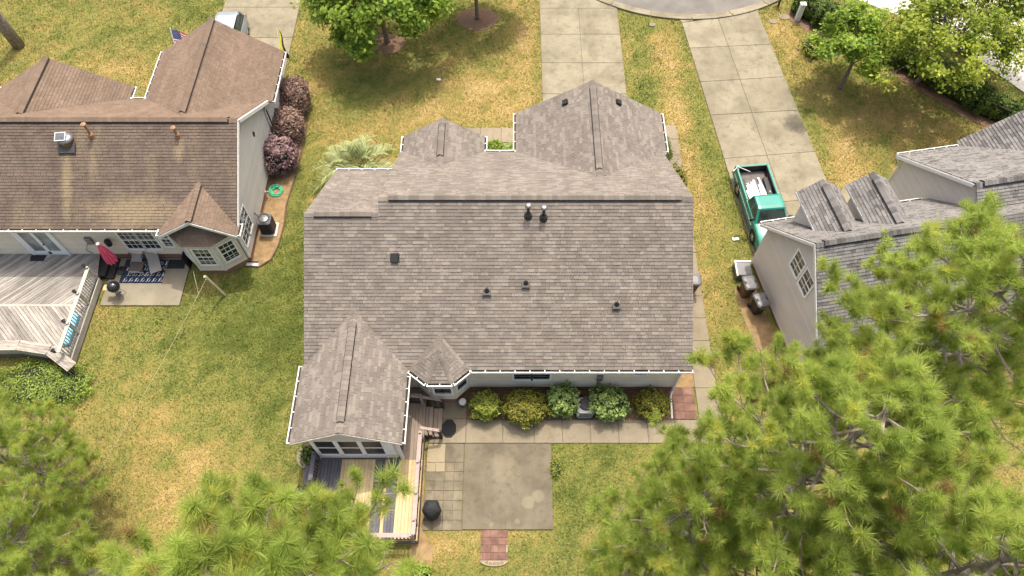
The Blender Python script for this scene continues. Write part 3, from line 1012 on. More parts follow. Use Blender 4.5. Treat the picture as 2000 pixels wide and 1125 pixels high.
# garage wing
gx0, gx1, gxc, gyf, gyr, gz = 0.20, 7.58, 3.89, 26.25, 20.2, 5.22
roof_poly(H1, [(gx0, gyf, 3), (gx0, gyr, 3), (gxc, gyr, gz), (gxc, gyf, gz)], 'main')
roof_poly(H1, [(gx1, yf - .15, 3), (gx1, gyf, 3), (gxc, gyf, gz), (gxc, gyr, gz)], 'main')
ridge_cap(H1, (gxc, gyf, gz), (gxc, gyr, gz), (-(gxc - gx0), 0, 3 - gz), (gx1 - gxc, 0, 3 - gz), 'main', vent=(0.5, 5.45))
# small front gable
sx0, sx1, sxc, syf, syr, sz = -5.37, -1.37, -3.37, 24.70, 21.6, 4.26
roof_poly(H1, [(sx0, syf, 3), (sx0, syr, 3), (sxc, syr, sz), (sxc, syf, sz)], 'main')
roof_poly(H1, [(sx1, syr, 3), (sx1, syf, 3), (sxc, syf, sz), (sxc, syr, sz)], 'main')
ridge_cap(H1, (sxc, syf, sz), (sxc, syr, sz), (-2, 0, 3 - sz), (2, 0, 3 - sz), 'main', vent=(0.35, 2.35))
# sunroom wing
ux0, ux1, uxc, uyf, uyr, uz = -8.62, -4.28, -6.46, 8.90, 14.15, 4.24
roof_poly(H1, [(ux0, ye + .12, 3), (ux0, uyf, 3), (uxc, uyf, uz), (uxc, uyr, uz)], 'main')
roof_poly(H1, [(ux1, uyf, 3), (ux1, uyr, 3), (uxc, uyr, uz), (uxc, uyf, uz)], 'main')
ridge_cap(H1, (uxc, uyf, uz), (uxc, uyr, uz), (-2.1, 0, 3 - uz), (2.1, 0, 3 - uz), 'main', vent=(0.5, 4.55))
# bay hip roof
T0, T1 = (-2.96, 12.52, 3.74), (-2.96, 13.27, 3.74)
B0, B1, B2, B3 = (-4.22, 12.02, 3.0), (-3.47, 11.42, 3.0), (-2.42, 11.42, 3.0), (-1.74, 12.02, 3.0)
roof_poly(H1, [B1, B2, T0], 'main')
roof_poly(H1, [B0, B1, T0], 'main')
roof_poly(H1, [B2, B3, T0], 'main')
roof_poly(H1, [T1, B0, T0], 'main')
roof_poly(H1, [B3, T1, T0], 'main')
for q in (B1, B2):
    d = Vec(q) - Vec(T0)
    side = d.cross(Vec((0, 0, 1))).normalized()
    ridge_cap(H1, T0, q, side + Vec((0, 0, -0.35)), -side + Vec((0, 0, -0.35)), 'main', w=0.12, step=0.15)
ridge_cap(H1, T1, T0, (-1, 0, -.6), (1, 0, -.6), 'main', w=0.14, step=0.15)
# gutters
gutter(H1, (-1.72, ye, 3), (xr, ye, 3), (0, -1, 0))
for a, b in ((B0, B1), (B1, B2), (B2, B3)):
    d = (Vec(b) - Vec(a)).normalized()
    gutter(H1, a, b, d.cross(Vec((0, 0, 1))))
gutter(H1, (ux1, uyf, 3), (ux1, 11.75, 3), (1, 0, 0))
gutter(H1, (ux0, 12.2, 3), (ux0, uyf, 3), (-1, 0, 0))
gutter(H1, (gx0 - .01, yf, 3), (sx1 + .01, yf, 3), (0, 1, 0))
gutter(H1, (sx0, yfl, 3), (xl, yfl, 3), (0, 1, 0))
gutter(H1, (gx0, gyf, 3), (gx0, yf + .1, 3), (-1, 0, 0))
gutter(H1, (gx1, yf, 3), (gx1, gyf, 3), (1, 0, 0))
gutter(H1, (sx0, syf, 3), (sx0, yf, 3), (-1, 0, 0))
gutter(H1, (sx1, yf + .1, 3), (sx1, syf, 3), (1, 0, 0))
# walls
SB = M['siding_beige']
bx = [(-4.1, 12.32), (-3.42, 11.74), (-2.47, 11.74), (-1.86, 12.32)]
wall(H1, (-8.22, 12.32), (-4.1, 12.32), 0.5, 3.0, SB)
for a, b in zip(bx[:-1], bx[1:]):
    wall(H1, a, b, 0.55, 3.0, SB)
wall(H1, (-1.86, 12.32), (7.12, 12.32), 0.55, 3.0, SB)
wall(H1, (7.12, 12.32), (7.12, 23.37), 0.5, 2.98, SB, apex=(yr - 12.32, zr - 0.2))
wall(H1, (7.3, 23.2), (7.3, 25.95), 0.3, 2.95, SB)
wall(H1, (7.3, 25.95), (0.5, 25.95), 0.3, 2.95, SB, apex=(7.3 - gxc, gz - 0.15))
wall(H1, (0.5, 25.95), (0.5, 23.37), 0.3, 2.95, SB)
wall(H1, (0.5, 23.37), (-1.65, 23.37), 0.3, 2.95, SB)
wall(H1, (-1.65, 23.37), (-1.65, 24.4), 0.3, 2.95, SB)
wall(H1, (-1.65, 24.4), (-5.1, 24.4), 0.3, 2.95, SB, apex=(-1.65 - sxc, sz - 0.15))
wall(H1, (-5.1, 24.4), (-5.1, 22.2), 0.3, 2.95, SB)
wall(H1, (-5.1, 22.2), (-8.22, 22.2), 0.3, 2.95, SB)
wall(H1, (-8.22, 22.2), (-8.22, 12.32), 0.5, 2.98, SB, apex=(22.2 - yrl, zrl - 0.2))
# sunroom walls
SGm = M['siding_greige']
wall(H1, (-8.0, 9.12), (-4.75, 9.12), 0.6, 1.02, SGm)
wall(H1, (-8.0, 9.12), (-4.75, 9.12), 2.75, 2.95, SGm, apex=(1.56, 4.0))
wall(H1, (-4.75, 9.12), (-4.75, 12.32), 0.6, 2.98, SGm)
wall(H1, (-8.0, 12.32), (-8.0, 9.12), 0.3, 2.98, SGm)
for x0, x1 in ((-8.0, -7.86), (-7.04, -6.92), (-6.10, -5.98), (-5.16, -4.75)):
    build(MB().box(x0, x1, 9.09, 9.16, 1.02, 2.75), 'window_mullion', M['white_frame'], H1)
for x in (-7.45, -6.51, -5.57):
    window(H1, (x, 9.13, 1.06), (1, 0, 0), 0.76, 1.66, sash=True, grid=False, pane='screen' if 'screen' in M else 'glass', trim=0.03)
rake(H1, (ux0, uyf, 2.98), (uxc, uyf, uz - .03), 0.12, 0.03, (0, -1, 0), M['siding_greige'])
rake(H1, (uxc, uyf, uz - .03), (ux1, uyf, 2.98), 0.12, 0.03, (0, -1, 0), M['siding_greige'])
build(MB().box(-4.62, -4.5, 9.02, 9.14, 0.55, 2.9), 'porch_post', M['white'], H1)
mbx = MB()
mbx.box(-8.2, -4.1, 12.36, 12.6, 0, 0.5)
mbx.box(-1.86, 7.12, 12.34, 12.6, 0, 0.56)
mbx.prism([(x, y + 0.02) for x, y in bx], 0, 0.56)
mbx.box(6.9, 7.10, 12.4, 23.3, 0, 0.5)
mbx.box(-8.2, -8.0, 12.4, 22.2, 0, 0.5)
build(mbx, 'foundation', M['brick'], H1)
# windows
window(H1, (0.45, 12.32, 1.38), (1, 0, 0), 0.72, 1.2, grid=False)
window(H1, (1.25, 12.32, 1.38), (1, 0, 0), 0.72, 1.2, grid=False)
window(H1, (5.45, 12.32, 1.92), (1, 0, 0), 0.50, 0.7, grid=False, sash=False)
window(H1, (-2.94, 11.74, 1.18), (1, 0, 0), 0.70, 1.25, grid=False)
d = (Vec((*bx[3], 0)) - Vec((*bx[2], 0))).normalized()
mid = (Vec((*bx[3], 0)) + Vec((*bx[2], 0))) / 2
window(H1, (mid.x, mid.y, 1.18), d, 0.5, 1.25, grid=False)
d = (Vec((*bx[1], 0)) - Vec((*bx[0], 0))).normalized()
mid = (Vec((*bx[1], 0)) + Vec((*bx[0], 0))) / 2
window(H1, (mid.x, mid.y, 1.18), d, 0.5, 1.25, grid=False)
# downspouts, meter box, light
build(MB().tube([(7.05, 11.95, 2.9), (7.10, 12.2, 2.6), (7.10, 12.22, 0.3), (7.05, 12.0, 0.12), (7.0, 11.0, 0.08)], 0.05, 6), 'downspout', M['white'], H1)
build(MB().bevbox(3.62, 3.88, 12.16, 12.3, 1.45, 1.85, 0.02), 'meter_box', M['grey_metal'], H1)
build(MB().tube([(3.72, 12.25, 1.46), (3.70, 12.26, 0.6), (3.60, 12.2, 0.1)], 0.025, 6), 'meter_conduit', M['grey_metal'], H1)
build(MB().lathe((-8.78, 11.65, 2.5), [(0.0, 0.16), (0.07, 0.14), (0.10, 0.06), (0.09, 0.0), (0.0, -0.01)], 12), 'flood_light', M['grey_metal'], H1, smooth=True)
# roof fittings
def on_rear(y): return 3 + (y - ye) * (zr - 3) / (yr - ye)
for x, y in ((-1.03, 14.78), (0.57, 15.05), (4.28, 14.30)):
    vent_pipe(H1, x, y, on_rear(y) + 0.02)
for x, y in ((0.66, 17.45), (1.29, 17.38)):
    z = on_rear(y)
    q = build(MB().lathe((x, y, z), [(0.19, -0.06), (0.15, 0.12), (0.07, 0.2)], 14), 'flue_flashing', M['black_metal'], H1)
    build(MB().lathe((x, y, z), [(0.062, 0.1), (0.062, 0.62), (0.14, 0.66), (0.14, 0.70), (0.08, 0.76), (0, 0.78)], 14), 'flue_pipe', M['black_metal'], q)
    build(MB().lathe((x, y, z), [(0.143, 0.695), (0.085, 0.765), (0, 0.785)], 14), 'flue_cap', M['grey_metal'], q)
sl = math.atan((zr - 3) / (yr - ye))
Ur, Vr, Nr = Vec((1, 0, 0)), Vec((0, math.cos(sl), math.sin(sl))), Vec((0, -math.sin(sl), math.cos(sl)))
build(MB().obox((-4.8, 15.94, on_rear(15.94)), Ur, Vr, Nr, (-0.14, 0.14), (-0.14, 0.14), (0.0, 0.13)).obox((-4.8, 15.94, on_rear(15.94)), Ur, Vr, Nr, (-0.19, 0.19), (-0.15, 0.22), (0.0, 0.03)), 'box_vent', M['plastic_black'], H1)
for x in (2.62, 5.16):
    sg = 1 if x > gxc else -1
    z = 3 + (3.69 - abs(x - gxc)) * (gz - 3) / 3.69
    a = math.atan((gz - 3) / 3.69)
    Vg, Ng = Vec((-sg * math.cos(a), 0, math.sin(a))), Vec((sg * math.sin(a), 0, math.cos(a)))
    build(MB().obox((x, 25.5, z), (0, 1, 0), Vg, Ng, (-0.14, 0.14), (-0.13, 0.13), (0.0, 0.14)), 'box_vent', M['plastic_black'], H1)

# ================================================================== LEFT HOUSE (brown roof)
EXCL.append(rect(-32, -12.9, 19.3, 27))
EXCL.append(rect(-18.6, -12.7, 26, 30.6))
EXCL.append(rect(-26.2, -20.1, 26, 28))
EXCL.append([(-16.0, 19.4), (-15.1, 18.45), (-13.9, 18.45), (-13.0, 19.2), (-13, 19.5)])
H2 = thing('house', 'brown-roofed house with grey siding and weathered deck beside the centre house', 'house', (-20, 23, 0))
e2, r2, f2, z2 = 19.06, 23.40, 27.25, 5.56
a0, a1 = -32.0, -12.62
roof_poly(H2, [(a0, e2, 3), (a1, e2, 3), (a1, r2, z2), (a0, r2, z2)], 'brown')
roof_poly(H2, [(a1, f2, 3), (a0, f2, 3), (a0, r2, z2), (a1, r2, z2)], 'tan')
ridge_cap(H2, (a0, r2, z2), (a1, r2, z2), (0, e2 - r2, 3 - z2), (0, f2 - r2, 3 - z2), 'tan', vent=(0.1, 19.0), w=0.2)
g0, g1, gc, gf, gr, gzz = -18.93, -12.38, -15.55, 30.80, 23.9, 5.15
roof_poly(H2, [(g0, gf, 3), (g0, gr, 3), (gc, gr, gzz), (gc, gf, gzz)], 'tan')
roof_poly(H2, [(g1, f2 - .15, 3), (g1, gf, 3), (gc, gf, gzz), (gc, gr, gzz)], 'tan')
ridge_cap(H2, (gc, gf, gzz), (gc, gr, gzz), (g0 - gc, 0, 3 - gzz), (g1 - gc, 0, 3 - gzz), 'tan', vent=(0.05, 6.45), w=0.2)
w0, w1, wc, wf_, wr_, wz = -26.7, -19.8, -23.35, 28.15, 24.0, 4.95
roof_poly(H2, [(w0, wf_, 3), (w0, wr_, 3), (wc, wr_, wz), (wc, wf_, wz)], 'tan')
roof_poly(H2, [(w1, wr_, 3), (w1, wf_, 3), (wc, wf_, wz), (wc, wr_, wz)], 'tan')
ridge_cap(H2, (wc, wf_, wz), (wc, wr_, wz), (w0 - wc, 0, 3 - wz), (w1 - wc, 0, 3 - wz), 'tan', vent=(0.05, 3.8), w=0.2)
# rear bay gable and skirt roof
k0, k1, kc, kf, kr, kz = -16.15, -12.56, -14.40, 18.66, 21.0, 4.08
roof_poly(H2, [(k0, kr, 3), (k0, kf, 3), (kc, kf, kz), (kc, kr, kz)], 'tan')
roof_poly(H2, [(k1, kf, 3), (k1, e2 + .05, 3), (kc, kr, kz), (kc, kf, kz)], 'tan')
ridge_cap(H2, (kc, kf, kz), (kc, kr, kz), (k0 - kc, 0, 3 - kz), (k1 - kc, 0, 3 - kz), 'tan', vent=(0.1, 2.1), w=0.17)
rake(H2, (k0, kf, 2.98), (kc, kf, kz - .02), 0.17, 0.035, (0, -1, 0))
rake(H2, (kc, kf, kz - .02), (k1, kf, 2.98), 0.17, 0.035, (0, -1, 0))
S0, S1, S2, S3, ST, SU = (-16.0, 19.05, 2.62), (-15.2, 18.30, 2.62), (-13.85, 18.30, 2.62), (-12.95, 19.05, 2.62), (-14.75, 19.15, 3.5), (-14.1, 19.15, 3.5)
roof_poly(H2, [S1, S2, SU, ST], 'tan')
roof_poly(H2, [S0, S1, ST], 'tan')
roof_poly(H2, [S2, S3, SU], 'tan')
build(MB().slab([(k0 + .15, 19.1, 2.6), (k1 - .15, 19.1, 2.6), (kc, 19.1, kz - .1)], (0, 0.05, 0)), 'gable_panel', M['siding_beige'], H2)
# gutters and rakes
gutter(H2, (a0, e2, 3), (k0 - .05, e2, 3), (0, -1, 0))
gutter(H2, (k0, e2 + .1, 3), (k0, kf, 3), (-1, 0, 0))
gutter(H2, (k1, kf, 3), (k1, e2 + .3, 3), (1, 0, 0))
gutter(H2, (g1, f2 - .2, 3), (g1, gf, 3), (1, 0, 0))
gutter(H2, (g0, gf, 3), (g0, f2, 3), (-1, 0, 0))
gutter(H2, (g0, f2, 3), (w1, f2, 3), (0, 1, 0))
gutter(H2, (w1, f2, 3), (w1, wf_, 3), (1, 0, 0))
gutter(H2, (w0, wf_, 3), (w0, f2, 3), (-1, 0, 0))
rake(H2, (a1, e2, 2.98), (a1, r2, z2 - .02), 0.18, 0.035, (1, 0, 0))
rake(H2, (a1, f2, 2.98), (a1, r2, z2 - .02), 0.20, 0.09, (1, 0, 0))
# walls
SL = M['siding_grey']
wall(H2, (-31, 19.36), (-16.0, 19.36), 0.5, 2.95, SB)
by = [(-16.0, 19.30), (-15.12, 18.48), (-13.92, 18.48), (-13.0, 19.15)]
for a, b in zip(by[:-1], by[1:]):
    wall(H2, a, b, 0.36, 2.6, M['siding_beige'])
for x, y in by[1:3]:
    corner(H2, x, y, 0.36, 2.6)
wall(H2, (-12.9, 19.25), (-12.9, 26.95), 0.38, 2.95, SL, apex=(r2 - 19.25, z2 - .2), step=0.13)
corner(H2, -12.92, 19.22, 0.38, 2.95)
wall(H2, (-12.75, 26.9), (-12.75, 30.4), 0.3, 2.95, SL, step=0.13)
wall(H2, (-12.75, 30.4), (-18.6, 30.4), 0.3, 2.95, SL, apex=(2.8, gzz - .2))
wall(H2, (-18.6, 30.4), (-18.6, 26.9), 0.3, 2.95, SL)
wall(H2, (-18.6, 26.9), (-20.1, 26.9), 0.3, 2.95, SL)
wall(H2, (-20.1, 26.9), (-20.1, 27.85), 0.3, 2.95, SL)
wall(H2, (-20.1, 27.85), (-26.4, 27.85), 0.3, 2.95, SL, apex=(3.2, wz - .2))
mbx = MB()
mbx.box(-31, -16, 19.40, 19.6, 0, 0.5)
mbx.prism([(x, y + .03) for x, y in by] + [(-13, 19.6), (-16, 19.6)], 0, 0.37)
mbx.box(-13.1, -12.93, 19.3, 26.9, 0, 0.40)
build(mbx, 'foundation', M['brick'], H2)
# rear windows, french door
for x in (-18.22, -17.36):
    window(H2, (x, 19.36, 0.98), (1, 0, 0), 0.74, 1.42, 2, 3)
window(H2, (-16.52, 19.36, 1.2), (1, 0, 0), 0.4, 1.2, 2, 2)
fd = build(MB().box(-23.5, -23.38, 19.25, 19.4, 0.5, 2.62).box(-21.78, -21.66, 19.25, 19.4, 0.5, 2.62).box(-23.38, -21.78, 19.25, 19.4, 2.5, 2.62).box(-22.66, -22.50, 19.27, 19.38, 0.55, 2.5)
           .box(-23.38, -21.78, 19.27, 19.38, 0.52, 0.78).box(-23.38, -23.24, 19.27, 19.38, 0.78, 2.5).box(-21.92, -21.78, 19.27, 19.38, 0.78, 2.5).box(-23.38, -21.78, 19.27, 19.38, 2.38, 2.5), 'french_door', M['white_frame'], H2)
build(MB().box(-23.24, -22.66, 19.31, 19.36, 0.78, 2.38), 'pane', M['glass_pale'], fd)
build(MB().box(-22.50, -21.92, 19.31, 19.36, 0.78, 2.38), 'pane', M['glass_pale'], fd)
build(MB().lathe((-22.46, 19.22, 1.45), [(0, -.05), (0.035, -.04), (0.04, 0), (0.03, .04), (0, .05)], 8), 'door_handle', M['black_metal'], fd)
build(MB().lathe((-24.2, 19.2, 2.3), [(0, -.06), (0.06, -.06), (0.085, 0.02), (0.03, .1), (0, .1)], 10), 'wall_lamp', M['grey_metal'], H2)
build(MB().bevbox(-20.3, -20.0, 19.2, 19.34, 1.5, 1.95, .02), 'meter_box', M['grey_metal'], H2)
build(MB().tube([(-20.4, 19.3, 1.4), (-20.7, 19.28, 0.9), (-20.5, 19.25, 0.62)], 0.02, 6), 'meter_conduit', M['grey_metal'], H2)
build(MB().lathe((-19.2, 19.15, 1.75), [(0, -.22), (0.13, -.2), (0.15, 0.1), (0.1, .18), (0, .2)], 10), 'wall_heater', M['plastic_black'], H2)
for (a, b), w_ in ((by[0:2], .62), (by[1:3], .74), (by[2:4], .66)):
    dd = (Vec((*b, 0)) - Vec((*a, 0))).normalized()
    mm = (Vec((*b, 0)) + Vec((*a, 0))) / 2
    window(H2, (mm.x, mm.y, 0.92), dd, w_, 1.28, 2, 3)
for y in (19.72, 20.46):
    window(H2, (-12.9, y, 1.02), (0, 1, 0), 0.62, 1.45, 2, 2)
build(MB().slab([(-12.86, 24.62, 3.1), (-12.86, 24.75, 3.3), (-12.86, 24.88, 3.1), (-12.86, 24.75, 2.9)], (-.05, 0, 0)), 'gable_vent', M['plastic_black'], H2)
build(MB().tube([(-12.7, 26.8, 2.9), (-12.82, 26.8, 2.6), (-12.82, 26.8, 0.2), (-12.6, 26.8, 0.08)], 0.045, 6), 'downspout', M['white'], H2)
# roof fittings
def on_lh(y): return 3 + (y - e2) * (z2 - 3) / (r2 - e2)
z = on_lh(22.5)
q = build(MB().lathe((-20.42, 22.5, z), [(0.30, -0.12), (0.30, 0.16), (0.34, 0.18), (0.34, 0.26), (0.22, 0.34), (0, 0.36)], 20), 'attic_fan', M['rust'], H2, smooth=True)
build(MB().lathe((-20.42, 22.5, z), [(0.345, 0.19), (0.345, 0.262), (0.225, 0.345), (0, 0.368)], 20), 'fan_dome', M['grey_metal'], q, smooth=True)
build(MB().obox((-20.42, 22.3, z - .04), (1, 0, 0), (0, .862, .507), (0, -.507, .862), (-.40, .40), (-.34, .2), (0.02, 0.05)), 'fan_flashing', M['grey_dark'], q)
build(MB().obox((-20.5, 22.42, z + .44), (1, 0.1, 0), (0, .9, .43), (0, -.43, .9), (-.24, .24), (-.2, .2), (0, 0.03)), 'panel_frame', M['white'], q)
build(MB().obox((-20.5, 22.42, z + .44), (1, 0.1, 0), (0, .9, .43), (0, -.43, .9), (-.2, .2), (-.165, .165), (0.02, 0.036)), 'solar_panel', M['pv'] if 'pv' in M else M['plastic_grey'], q)
for x in (-19.3, -15.35):
    z = on_lh(22.72)
    q = build(MB().lathe((x, 22.72, z), [(0.15, -0.05), (0.12, 0.14), (0.065, 0.2), (0.06, 0.24)], 12), 'flue_flashing', M['rust'], H2)
    build(MB().lathe((x, 22.72, z), [(0.05, 0.1), (0.05, 0.72 if x < -18 else 0.5), (0.12, 0.74 if x < -18 else 0.52), (0.12, 0.80 if x < -18 else 0.58), (0, 0.86 if x < -18 else 0.64)], 12), 'flue_pipe', M['rust'], q)

# ================================================================== RIGHT HOUSE (grey roof, turned 10 degrees)
H3 = thing('house', 'grey-roofed house with two dormers standing beside the teal pickup', 'house', (11.51, 19.35, 0), R(10), local=True)


def lw(e, n):
    c_, s_ = math.cos(R(10)), math.sin(R(10))
    return (11.51 + e * c_ - n * s_, 19.35 + e * s_ + n * c_)


EXCL.append([lw(.3, -.3), lw(.3, -6.5), lw(20, -6.5), lw(20, 2.4), lw(8.4, 2.4), lw(8.4, -.3)])
rz3, rn = 6.3, -3.4
roof_poly(H3, [(0, -6.8, 3), (12, -6.8, 3), (12, rn, rz3), (0, rn, rz3)], 'grey')
roof_poly(H3, [(12, 0, 3), (0, 0, 3), (0, rn, rz3), (12, rn, rz3)], 'grey')
ridge_cap(H3, (0, rn, rz3), (8, rn, rz3), (0, -3.4, -3.3), (0, 3.4, -3.3), 'grey', vent=(0.35, 7.8), w=0.2, step=0.17)
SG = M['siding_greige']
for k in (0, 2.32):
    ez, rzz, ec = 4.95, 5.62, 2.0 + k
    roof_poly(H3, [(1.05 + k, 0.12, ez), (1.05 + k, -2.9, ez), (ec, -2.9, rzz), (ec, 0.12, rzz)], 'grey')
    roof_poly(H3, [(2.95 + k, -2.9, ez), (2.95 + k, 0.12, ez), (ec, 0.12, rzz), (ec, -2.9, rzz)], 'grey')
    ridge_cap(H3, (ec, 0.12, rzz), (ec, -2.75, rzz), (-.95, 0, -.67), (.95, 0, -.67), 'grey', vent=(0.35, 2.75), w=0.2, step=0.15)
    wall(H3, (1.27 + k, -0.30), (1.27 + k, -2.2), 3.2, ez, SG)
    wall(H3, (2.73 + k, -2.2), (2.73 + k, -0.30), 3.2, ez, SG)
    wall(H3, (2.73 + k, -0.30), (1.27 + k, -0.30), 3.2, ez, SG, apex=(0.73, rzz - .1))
    rake(H3, (1.05 + k, 0.12, ez), (1.05 + k, -1.98, ez), 0.1, 0.03, (-1, 0, 0))
# front-projecting wing
v0, vf, vr_, vz = 8.05, 2.78, -1.5, 6.0
roof_poly(H3, [(20, vf, 3), (v0, vf, 3), (v0, vr_, vz), (20, vr_, vz)], 'grey')
roof_poly(H3, [(v0, -5.78, 3), (20, -5.78, 3), (20, vr_, vz), (v0, vr_, vz)], 'grey')
ridge_cap(H3, (v0, vr_, vz), (20, vr_, vz), (0, -4.28, -3), (0, 4.28, -3), 'grey', vent=(.3, 11.5), w=0.2, step=.17)
roof_poly(H3, [(11.3, 3.1, 3), (11.3, -1.2, 3), (15.6, -1.2, 6.0), (15.6, 3.1, 6.0)], 'grey')
roof_poly(H3, [(19.9, -1.2, 3), (19.9, 3.1, 3), (15.6, 3.1, 6.0), (15.6, -1.2, 6.0)], 'grey')
gutter(H3, (11.3, vf, 3), (v0, vf, 3), (0, 1, 0))
gutter(H3, (8.0, 0, 3), (0, 0, 3), (0, 1, 0))
rake(H3, (v0, vf, 2.97), (v0, vr_, vz - .03), 0.2, 0.04, (-1, 0, 0))
rake(H3, (0, 0, 2.97), (0, rn, rz3 - .03), 0.18, 0.04, (-1, 0, 0))
rake(H3, (0, -6.8, 2.97), (0, rn, rz3 - .03), 0.18, 0.04, (-1, 0, 0))
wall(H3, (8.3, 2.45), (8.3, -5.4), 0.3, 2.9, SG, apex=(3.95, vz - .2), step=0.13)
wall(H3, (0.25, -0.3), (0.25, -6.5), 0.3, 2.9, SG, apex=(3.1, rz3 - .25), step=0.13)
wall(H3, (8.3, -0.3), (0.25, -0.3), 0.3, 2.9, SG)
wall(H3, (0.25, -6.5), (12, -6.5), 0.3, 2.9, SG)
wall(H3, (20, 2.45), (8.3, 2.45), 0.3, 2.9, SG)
build(MB().box(0.28, 0.5, -6.4, -.4, 0, 0.32), 'foundation', M['brick'], H3)
for n in (-2.97, -3.92):
    window(H3, (0.25, n, 3.50), (0, -1, 0), 0.72, 1.12, 2, 2)
build(MB().tube([(8.1, 2.85, 2.85), (8.22, 2.5, 2.5), (8.22, 2.5, 0.2)], 0.05, 6), 'downspout', M['white'], H3)

# ================================================================== SUBJECT HOUSE DECK
EXCL.append(rect(-8.3, -3.7, 5.7, 12.4))
DZ = 0.55
D1 = thing('wooden_deck', 'two-tone wooden deck with slate and yellow planks beside the sunroom', 'deck', (-6, 8, 0))
build(MB().box(-8.05, -3.8, 5.82, 12.3, 0.30, 0.50), 'joist_frame', M['skirt'], D1)
build(MB().box(-8.12, -3.74, 5.76, 5.82, 0.02, 0.5), 'skirt_board', M['skirt'], D1)
build(MB().box(-3.8, -3.74, 5.82, 10.1, 0.02, 0.5), 'skirt_board', M['skirt'], D1)
x = -8.08
k = 0
while x < -3.86:
    x1 = x + 0.14
    xm_ = x + 0.07
    if xm_ < -7.04: mk = 'plank_slate'
    elif xm_ < -5.67: mk = 'plank_yellow'
    elif xm_ < -5.27: mk = 'plank_slate'
    elif xm_ < -5.12: mk = 'plank_yellow'
    elif xm_ < -4.72: mk = 'plank_slate'
    else: mk = 'plank_yellow'
    dz = rng.uniform(-0.003, 0.003)
    build(MB().box(x + .005, x1 - .005, 5.76 + rng.uniform(0, .02), 9.03, 0.505, DZ + dz), 'deck_plank', M[mk], D1)
    if x > -4.75:
        build(MB().box(x + .005, x1 - .005, 9.045, 12.25, 0.505, DZ + rng.uniform(-.003, .003)), 'deck_plank', M['plank_slate' if xm_ < -4.62 else 'plank_brown'], D1)
    x = x1
# stairs
for i, (xa, z) in enumerate(((-3.80, 0.38), (-3.42, 0.20))):
    for j in range(2):
        build(MB().box(xa + .19 * j + .006, xa + .19 * j + .184, 10.15, 11.42, z - .04, z), 'stair_tread', M['plank_brown'], D1)
    build(MB().box(xa + .35, xa + .372, 10.17, 11.4, 0.02, z - .04), 'stair_riser', M['skirt'], D1)
for y in (10.11, 11.44):
    build(MB().slab([(-3.8, y, 0.0), (-3.0, y, 0.0), (-3.0, y, 0.14), (-3.4, y, 0.2), (-3.8, y, 0.5)], (0, 0.035, 0)), 'stair_stringer', M['rail_dark'], D1)
# rails
def rail_run(par, p0, p1, z, posts, topm, balm, n, drop=0.85, post_h=0.1, cap=None):
    p0, p1 = Vec(p0), Vec(p1)
    a = (p1 - p0)
    L = a.length
    a = a / L
    s_ = a.cross(Vec((0, 0, 1)))
    build(MB().obox(p0 + Vec((0, 0, z)), a, s_, (0, 0, 1), (0, L), (-0.085, 0.085), (-0.035, 0.0)), 'top_rail', topm, par)
    build(MB().obox(p0 + Vec((0, 0, z)), a, s_, (0, 0, 1), (0, L), (-0.02, 0.02), (-drop + .02, -drop + .1)), 'bottom_rail', balm, par)
    for i in range(n):
        t_ = L * (i + 0.5) / n
        build(MB().obox(p0 + Vec((0, 0, z)), a, s_, (0, 0, 1), (t_ - .018, t_ + .018), (-.018, .018), (-drop + .1, -.036)), 'baluster', balm, par)
    for t_ in posts:
        build(MB().obox(p0 + Vec((0, 0, z)), a, s_, (0, 0, 1), (t_ * L - .05, t_ * L + .05), (-.05, .05), (-drop - .4, post_h)), 'rail_post', topm, par)


segs = [(9.92, 8.70), (8.70, 7.45), (7.45, 6.40), (6.40, 5.82)]
for i, (ya, yb) in enumerate(segs):
    rail_run(D1, (-3.80 - 0.012 * (i % 2), ya, 0), (-3.80 - 0.012 * (i % 2), yb, 0), DZ + 0.92 - 0.012 * i, (0.03,), M['rail_mauve'], M['rail_dark'], int((ya - yb) / 0.13))
rail_run(D1, (-5.6, 5.80, 0), (-3.85, 5.80, 0), DZ + 0.88, (0.97,), M['rail_mauve'], M['rail_dark'], 12)
rail_run(D1, (-8.07, 9.05, 0), (-8.07, 7.9, 0), DZ + 0.9, (0.04, 0.96), M['plank_slate'], M['rail_dark'], 8)
rail_run(D1, (-4.65, 11.55, 0), (-3.86, 11.50, 0), DZ + 0.9, (0.97,), M['rail_mauve'], M['rail_dark'], 6)
for y, nb in ((10.12, 3), (11.48, 3)):
    build(MB().slab([(-3.82, y - .06, 1.40), (-3.0, y - .06, 1.02), (-3.0, y + .06, 1.02), (-3.82, y + .06, 1.40)], (0, 0, -0.04)), 'stair_rail', M['rail_mauve'], D1)
    for i in range(nb):
        xx = -3.55 + i * 0.22
        build(MB().box(xx - .02, xx + .02, y - .02, y + .02, 0.2, 1.27 - i * 0.1), 'baluster', M['rail_dark'], D1)
    build(MB().box(-3.08, -2.99, y - .045, y + .045, 0, 1.05), 'rail_post', M['rail_dark'], D1)
for i, z in enumerate((0.36, 0.18)):
    build(MB().box(-8.42 - .3 * i, -8.13 - .3 * i, 8.05, 8.95, z - .04, z), 'stair_tread', M['plank_slate'], D1)
# dark octagon mat at the stair foot
oc = [(-2.74 + 0.33 * math.cos(R(22.5 + 45 * k)), 10.55 + 0.44 * math.sin(R(22.5 + 45 * k))) for k in range(8)]
tag(build(MB().prism(oc, 0.052, 0.075), 'rubber_mat', M['rubber']), 'black octagonal rubber mat at the foot of the deck stairs', 'mat')
